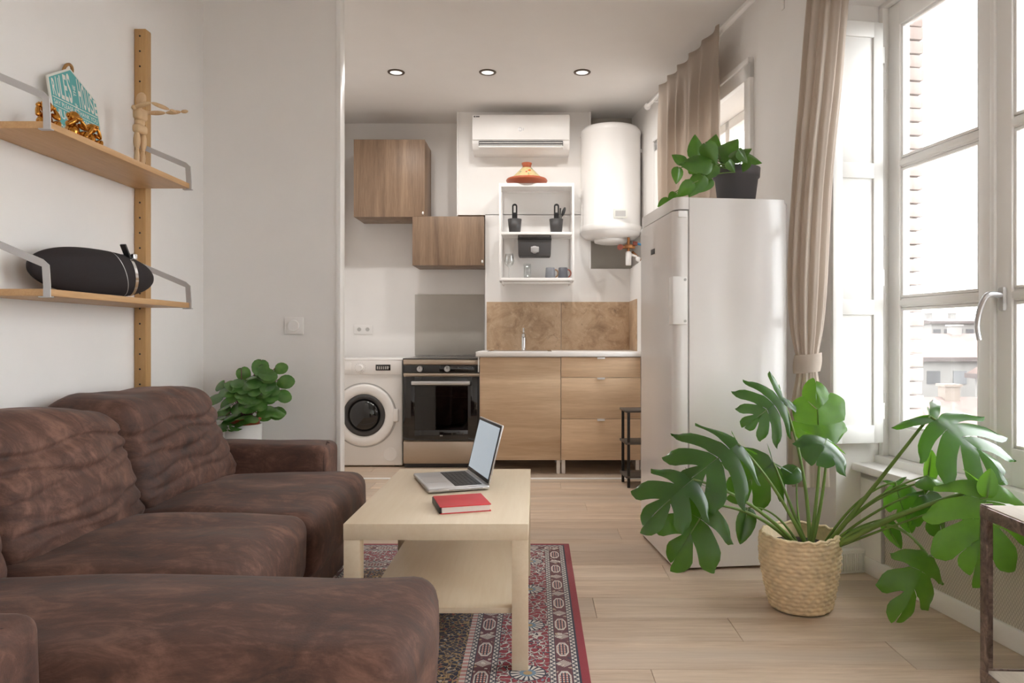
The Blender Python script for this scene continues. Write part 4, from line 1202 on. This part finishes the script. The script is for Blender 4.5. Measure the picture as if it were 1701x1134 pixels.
# basket with monstera
BX, BYc = (1330-CX)*2.69/F, 2.69
bk_ = thing('woven_basket', 'round woven seagrass basket on the floor by the fridge', 'basket', (BX, BYc, 0))
rows = []; NR, NK = 84, 168; nrow = 17
for i in range(NR+1):
    t = i/NR; z = .004+.272*t
    rad = .108+.030*min(1, t*1.6)**.8-.004*max(0, t-.85)/.15
    r_ = []
    for k in range(NK):
        a = 2*math.pi*k/NK
        rowi = int(t*nrow-1e-6); ph = (rowi % 2)*math.pi
        bumpv = abs(math.sin(math.pi*t*nrow))**.6*(.0035+.0055*max(0, math.sin(a*21+ph+t*nrow*.9)))
        wob = .004*math.sin(a*2+t*2)
        r_.append(Vector(((rad+bumpv+wob)*math.cos(a)-.006*t, (rad+bumpv+wob)*math.sin(a), z+.006*math.sin(a+1)*t)))
    rows.append(r_)
for rr_, zz in ((.128, .276), (.126, .20), (.0005, .19)):
    rows.append([Vector((rr_*math.cos(2*math.pi*k/NK), rr_*math.sin(2*math.pi*k/NK), zz)) for k in range(NK)])
MB().grid(rows, True).build('weave', M['seagrass'], bk_, True)
MB().tube([Vector((.133*math.cos(2*math.pi*k/60)-.006, .133*math.sin(2*math.pi*k/60), .277+.004*math.sin(k*1.9)+.006*math.sin(2*math.pi*k/60+1))) for k in range(61)], .006, 8).build('rim', M['seagrass'], bk_, True)

ms = thing('monstera', 'large monstera with split leaves growing in the woven basket', 'plant', (BX, BYc, .20))
ORI = Vector((BX, BYc, .20))
MB().lathe([(0, 0), (.118, 0), (.118, .03), (.06, .04), (0, .04)], 28).build('soil', M['soil'], ms, True)
CROWN = px(1345, 905, 2.69)
def leaf_at(att, Ya, tip, Yt, nrm, wr=1.0, ctrl=None, mat='monstera', n=5, name='leaf', root=(0, 0), stem_r=.0055, **kw):
    P, T = px(att[0], att[1], Ya), px(tip[0], tip[1], Yt)
    L = (T-P).length
    Bm = basis(P, T, Vector(nrm))
    mesh = monstera(L, L*wr, n=n, **kw) if n else simple_leaf(L, L*wr, **kw)
    lf = mesh.xf(Matrix.Translation(-ORI) @ Bm).build(name, M[mat], ms, True)
    s_ = MB().tube([P-ORI+Bm.to_3x3() @ Vector((0, L*.85*k/8, -.28*.0*L-kw.get('droop', .25)*L*(.85*k/8)**2*.8-.003)) for k in range(9)], [.004*(1-k/10) for k in range(9)], 6).build('midrib', M['stem'], lf, True)
    R0 = CROWN+Vector((root[0], root[1], -.03))
    C = px(*ctrl) if ctrl else (R0+P)/2+Vector((0, 0, .08))
    MB().tube([p-ORI for p in bez(R0, C, P, 14)], [stem_r*(1.5-.8*k/14) for k in range(15)], 8).build('petiole', M['stem'], ms, True)
toC = lambda x, z: (x, -1, z)
# left-hand leaves
leaf_at((1300, 660), 2.80, (1242, 706), 2.74, (.0, -1, .25), 1.45, (1345, 780, 2.75), n=6, s0=.35, gap=.4, droop=.15, fold=.1, seed=3)
leaf_at((1362, 732), 2.72, (1356, 633), 2.80, (-.25, -1, -.1), .95, (1362, 800, 2.7), n=4, s0=.78, gap=.22, droop=.12, fold=.45, curl=.05, seed=4, mat='monstera_young')
leaf_at((1374, 728), 2.66, (1368, 748), 2.58, (.1, -.75, .6), 2.4, (1372, 820, 2.68), n=3, s0=.85, droop=.5, fold=.5, seed=24)
leaf_at((1226, 737), 2.64, (1135, 800), 2.52, (.15, -.75, .75), 1.35, (1290, 800, 2.66), n=5, s0=.22, gap=.5, droop=.12, fold=.25, seed=5)
leaf_at((1285, 768), 2.78, (1215, 822), 2.80, (0, -1, .25), 1.45, (1310, 830, 2.74), n=4, s0=.42, gap=.42, droop=.2, fold=.1, seed=6)
leaf_at((1152, 796), 2.55, (1078, 852), 2.44, (.1, -.7, .8), 1.25, (1250, 820, 2.6), n=4, s0=.30, gap=.5, droop=.3, fold=.35, seed=7, root=(-.02, 0))
leaf_at((1178, 838), 2.62, (1118, 928), 2.56, (-.25, -.9, .4), 1.25, (1262, 840, 2.64), n=4, s0=.3, gap=.5, droop=.2, fold=.2, seed=8, root=(-.03, .02))
leaf_at((1243, 843), 2.70, (1228, 903), 2.66, (-.5, -.9, .3), .55, (1290, 835, 2.7), n=0, droop=.1, fold=.5, root=(-.02, .02), stem_r=.0035)
leaf_at((1325, 775), 2.82, (1298, 800), 2.78, (.1, -.6, .8), .9, (1318, 830, 2.78), n=0, droop=.1, fold=.3, root=(-.01, .03), stem_r=.0035)
# right-hand leaves
leaf_at((1545, 690), 2.40, (1676, 772), 2.22, (-.10, -.65, .8), 1.25, (1420, 850, 2.58), n=6, s0=.30, gap=.42, droop=.18, fold=.3, seed=9, root=(.04, 0), stem_r=.007)
leaf_at((1640, 808), 2.20, (1622, 958), 2.14, (-.25, -.95, .25), 1.15, (1480, 850, 2.45), n=5, s0=.34, gap=.30, droop=.1, fold=.25, seed=10, root=(.05, -.01), stem_r=.0075, mat='monstera_young')
leaf_at((1541, 922), 2.36, (1503, 1028), 2.30, (.1, -.95, .2), 1.0, (1470, 820, 2.5), n=4, s0=.35, gap=.5, droop=.15, fold=.4, seed=11, root=(.05, -.02), mat='monstera_young')
leaf_at((1487, 800), 2.55, (1512, 888), 2.50, (-.5, -.8, .2), .75, (1420, 815, 2.6), n=3, s0=.4, gap=.5, droop=.2, fold=.5, seed=12, root=(.04, .01), stem_r=.004)
leaf_at((1534, 815), 2.44, (1575, 885), 2.40, (.1, -.8, .5), 1.2, (1450, 840, 2.55), n=3, s0=.4, gap=.45, droop=.2, fold=.3, seed=13, root=(.05, .01), stem_r=.004)
leaf_at((1600, 822), 2.36, (1640, 880), 2.34, (.2, -.7, .6), 1.2, (1480, 845, 2.5), n=4, s0=.35, gap=.45, droop=.2, fold=.3, seed=14, root=(.05, .01), stem_r=.004)
leaf_at((1468, 862), 2.58, (1496, 915), 2.55, (-.6, -.8, .1), .5, (1420, 870, 2.62), n=0, droop=.2, fold=.5, root=(.04, .0), stem_r=.0035)
leaf_at((1640, 826), 2.17, (1648, 778), 2.17, (-.2, -.95, .1), .7, (1560, 840, 2.35), n=0, mat='monstera_young', droop=.1, fold=.3, root=(.05, .0), stem_r=.003)
leaf_at((1541, 800), 2.48, (1546, 748), 2.46, (-.7, -.7, .1), .45, (1440, 815, 2.58), n=0, mat='monstera_young', droop=.1, fold=.9, root=(.04, .01), stem_r=.0045)
leaf_at((1541, 790), 2.47, (1562, 805), 2.40, (0, -.6, .8), 1.6, (1440, 815, 2.58), n=0, mat='monstera_young', droop=.3, fold=.4, root=(.04, .01), stem_r=.004)

# pothos on the fridge
PP = px(1223, 320, 3.33); PP.z = 1.617
po = thing('flowerpot', 'dark grey plastic flowerpot on top of the fridge', 'flowerpot', tuple(PP))
MB().lathe([(0, 0), (.082, 0), (.098, .128), (.105, .130), (.108, .172), (.103, .174), (.097, .135), (.09, .13), (0, .13)], 40).build('pot', M['pot_grey'], po, True)
pt = thing('pothos', 'trailing green pothos growing in the dark grey pot', 'plant', (PP.x, PP.y, PP.z+.131))
PO = Vector((PP.x, PP.y, PP.z+.131))
MB().lathe([(0, .001), (.088, .001), (.088, .012), (0, .018)], 24).build('soil', M['soil'], pt, True)
HEART = [(.0, .0), (.22, -.10), (.46, .05), (.50, .30), (.38, .58), (.16, .85), (.0, 1.0)]
pl = [((1160, 262), (1158, 224), 3.2), ((1175, 262), (1187, 222), 3.3), ((1196, 262), (1224, 228), 3.25), ((1172, 240), (1188, 272), 3.1), ((1165, 256), (1148, 250), 3.3),
      ((1215, 262), (1245, 244), 3.2), ((1228, 250), (1244, 268), 3.12), ((1236, 258), (1266, 266), 3.3), ((1216, 276), (1196, 262), 3.3), ((1180, 270), (1135, 268), 3.1),
      ((1188, 275), (1170, 296), 3.1), ((1178, 283), (1142, 276), 3.15), ((1137, 268), (1118, 256), 3.1), ((1150, 287), (1148, 270), 3.2), ((1127, 279), (1125, 302), 3.1),
      ((1166, 292), (1146, 322), 3.08), ((1150, 305), (1128, 326), 3.06), ((1180, 298), (1164, 316), 3.15), ((1120, 320), (1112, 332), 3.3), ((1110, 330), (1094, 340), 3.35),
      ((1242, 270), (1236, 282), 3.15), ((1210, 268), (1222, 284), 3.12), ((1187, 250), (1174, 262), 3.15), ((1205, 255), (1188, 246), 3.4)]
r5 = random.Random(5)
for (a, b, Yd) in pl:
    Pa, Ta = px(*a, Yd), px(*b, Yd-.02+.04*r5.random())
    L = max(.05, (Ta-Pa).length*1.1)
    nr = Vector((r5.uniform(-.5, .5), -1, r5.uniform(-.1, .7)))
    simple_leaf(L, L*.78, .35, .18, HEART).xf(Matrix.Translation(-PO) @ basis(Pa, Ta, nr)).build('leaf', M['pothos'], pt, True)
    root = PO+Vector((r5.uniform(-.05, .05), r5.uniform(-.05, .05), .01))
    cc = (root+Pa)/2+Vector((0, 0, .05))
    MB().tube([p-PO for p in bez(root, cc, Pa, 8)], .0025, 6).build('vine', M['stem'], pt, True)

# peperomia behind the sofa arm
PB = px(405, 735, 3.56)
pp = thing('planter', 'tall white planter standing behind the sofa arm', 'planter', (PB.x, PB.y, 0))
MB().lathe([(0, 0), (.070, 0), (.086, .58), (.080, .58), (.076, .50), (0, .50)], 40).build('shell', M['white'], pp, True)
ip = MB().lathe([(0, .505), (.068, .505), (.076, .60), (.082, .601), (.083, .612), (.074, .612), (.07, .59), (0, .59)], 32).build('inner_pot', M['terracotta'], pp, True)
pe = thing('peperomia', 'bushy round-leaved green plant in the white planter', 'plant', (PB.x, PB.y, .595))
PE = Vector((PB.x, PB.y, .595))
MB().lathe([(0, 0), (.068, 0), (.06, .010), (0, .012)], 20).build('soil', M['soil'], pe, True)
ROUND = [(.0, .0), (.30, -.03), (.50, .22), (.52, .50), (.40, .82), (.18, .97), (.0, 1.0)]
r6 = random.Random(12)
spots = [(364, 640), (355, 662), (385, 660), (402, 652), (405, 622), (432, 610), (418, 625), (447, 625), (467, 611), (475, 633), (472, 657), (461, 683), (440, 688), (418, 694), (398, 699), (382, 690), (372, 672), (378, 650), (395, 635),
         (412, 640), (430, 632), (446, 640), (440, 652), (425, 662), (408, 668), (395, 676), (418, 676), (432, 672), (448, 662), (366, 692), (376, 703), (388, 640), (421, 648), (453, 648), (404, 690), (436, 618), (390, 708), (412, 656)]
spots += [(x+r6.uniform(-9, 9), y+r6.uniform(-8, 8)) for (x, y) in spots[11:38]]
for i, (x, y) in enumerate(spots):
    dx, dy = x-415, y-668
    Yd = PB.y-.09*math.sqrt(max(0, 1-(dx/75)**2-(dy/70)**2))*(1 if i % 4 else -.6)
    C = px(x, y, Yd); out = (C-(PE+Vector((0, 0, .05)))).normalized()
    L = r6.uniform(.058, .084)
    ax = Vector((out.x+r6.uniform(-.4, .4), out.y-.2, -.55+r6.uniform(-.4, .6))).normalized()
    nr = Vector((out.x*.6+r6.uniform(-.3, .3), -1.0, .45+r6.uniform(-.2, .6)))
    Pa = C-ax*L*.5
    simple_leaf(L, L*.95, .12, .15, ROUND).xf(Matrix.Translation(-PE) @ basis(Pa, Pa+ax*L, nr)).build('leaf', M['peperomia'], pe, True)
    root = PE+Vector((r6.uniform(-.03, .03), r6.uniform(-.03, .03), .005))
    MB().tube([p-PE for p in bez(root, (root+Pa)/2+Vector((0, 0, .05)), Pa, 7)], .0022, 6).build('stem', M['stem_red'], pe, True)

# ------------------------------------------------------------------ industrial side table, bottom right
A = px(1628, 836, 1.82)
st = thing('side_table', 'worn steel framed side table with pale board top by the window', 'table', (A.x, A.y, 0), R(-3))
HT = A.z
def angle(x, y, sx_, sy_):
    a, t_ = .030, .004
    return MB().box(min(x, x+sx_*a), max(x, x+sx_*a), min(y, y+sy_*t_), max(y, y+sy_*t_), 0, HT, .0008).box(min(x, x+sx_*t_), max(x, x+sx_*t_), min(y, y+sy_*a), max(y, y+sy_*a), 0, HT, .0008)
TWx, TDy = .42, .55
for (x, y, a, b) in ((0, 0, 1, -1), (TWx, 0, -1, -1), (0, -TDy, 1, 1), (TWx, -TDy, -1, 1)):
    l = angle(x, y, a, b).build('leg', M['rust'], st)
    MB().cyl((x-a*.002, y+b*.015, HT-.018), (x+a*.002, y+b*.015, HT-.018), .005, n=10).build('rivet', M['rust'], l)
for zz in (HT-.034, .142):
    m = MB()
    m.box(.004, TWx-.004, -.008, -.004, zz, zz+.03, .0008); m.box(.004, TWx-.004, -TDy+.004, -TDy+.008, zz, zz+.03, .0008)
    m.box(-.002, .003, -TDy+.002, -.002, zz, zz+.03, .0008); m.box(TWx-.003, TWx+.002, -TDy+.002, -.002, zz, zz+.03, .0008)
    m.build('rail', M['rust'], st)
B('top_board', M['tablewood'], st, .006, TWx-.006, -TDy+.009, -.009, HT-.020, HT-.002, .001)
B('lower_board', M['tablewood'], st, .006, TWx-.006, -TDy+.009, -.009, .150, .168, .001)

# ------------------------------------------------------------------ the town outside
B('street_ground', M['ground'], None, 5, 140, -60, 160, -16.2, -16.0)
bpy.data.objects['street_ground']['kind'] = 'structure'
jamb = structure('trim_7', 'brick outer reveal of the tall window', matrix=WM.copy())
first = None
for k in range(36):
    for j in range(1):
        z = .40+k*.060
        if first is None:
            first = MB().box(-.2, .0, 0, .105, 0, .054, .004).build('brick', M['brick'], jamb); first.location = (-.034, .312, z)
        else: share(first, jamb, (-.034+.003*((k*7) % 3), .312+.004*(k % 2), z))
def building(name, label, x0, x1, y0, depth, zt, wallm, roofm, floors, wins, fh=3.0, roof_h=2.0, hip=True, off=0):
    t = thing(name, label, 'building', ((x0+x1)/2, y0, -16), group='buildings seen through the tall window'); h_ = (x1-x0)/2; H = zt+16
    B('wall', wallm, t, -h_, h_, 0, depth, 0, H)
    B('eave', M['eave'], t, -h_-.5, h_+.5, -.6, depth+.5, H, H+.35)
    MB().prism([(-.5, H+.35), (depth+.4, H+.35), (depth/2, H+.35+roof_h)], -h_-.4, h_+.4, 'X').build('roof', roofm, t)
    pw = None
    for f in range(floors):
        for k in range(wins):
            x = -h_+(k+.5)*2*h_/wins+off; z = H-1.9-f*fh
            if pw is None:
                pw = MB().box(-.55, .55, -.06, .02, 0, 1.1).build('window', M['winpane'], t); pw.location = (x, 0, z)
            else: share(pw, t, (x, 0, z))
    for k in range(2):
        MB().box(-.45, .45, -.4, .4, 0, 1.6).box(-.55, .55, -.5, .5, 1.6, 1.75).build('chimney', wallm, t).location = (-h_*.5+k*h_*.9, depth/2, H+roof_h-.6)
    return t
building('white_building', 'white rendered building with small dark windows and a wide eave', 30.0, 41, 60, 9, -1.0, M['render'], M['rooftile'], 5, 5)
building('ochre_building', 'tall pale ochre building left of the white one', 20, 28.6, 54, 10, -5.5, M['render2'], M['rooftile'], 3, 3)
building('low_house', 'low tiled house in front of the white building', 23.5, 31, 40, 8, -5.6, M['render2'], M['rooftile'], 2, 4, roof_h=2.6)
building('red_roofed_house', 'house with a broad red roof below the window', 26, 36, 28, 9, -7.5, M['render'], M['rooftile'], 2, 4, roof_h=3)
building('far_block', 'distant apartment block rising above the rooftops', 58, 66, 105, 9, 3.0, M['render'], M['eave'], 6, 5, roof_h=.6)
building('far_tower', 'slim distant tower on the skyline', 51, 55, 120, 6, 4.5, M['render2'], M['eave'], 6, 2, roof_h=.6)
building('hill_house', 'distant red roofed house on the skyline beside the tower', 62, 74, 92, 9, .6, M['render2'], M['rooftile'], 3, 5, roof_h=2)
building('corner_building', 'pale building seen through the right-hand casement', 32.5, 38, 44, 9, -2.0, M['render'], M['rooftile'], 4, 3)
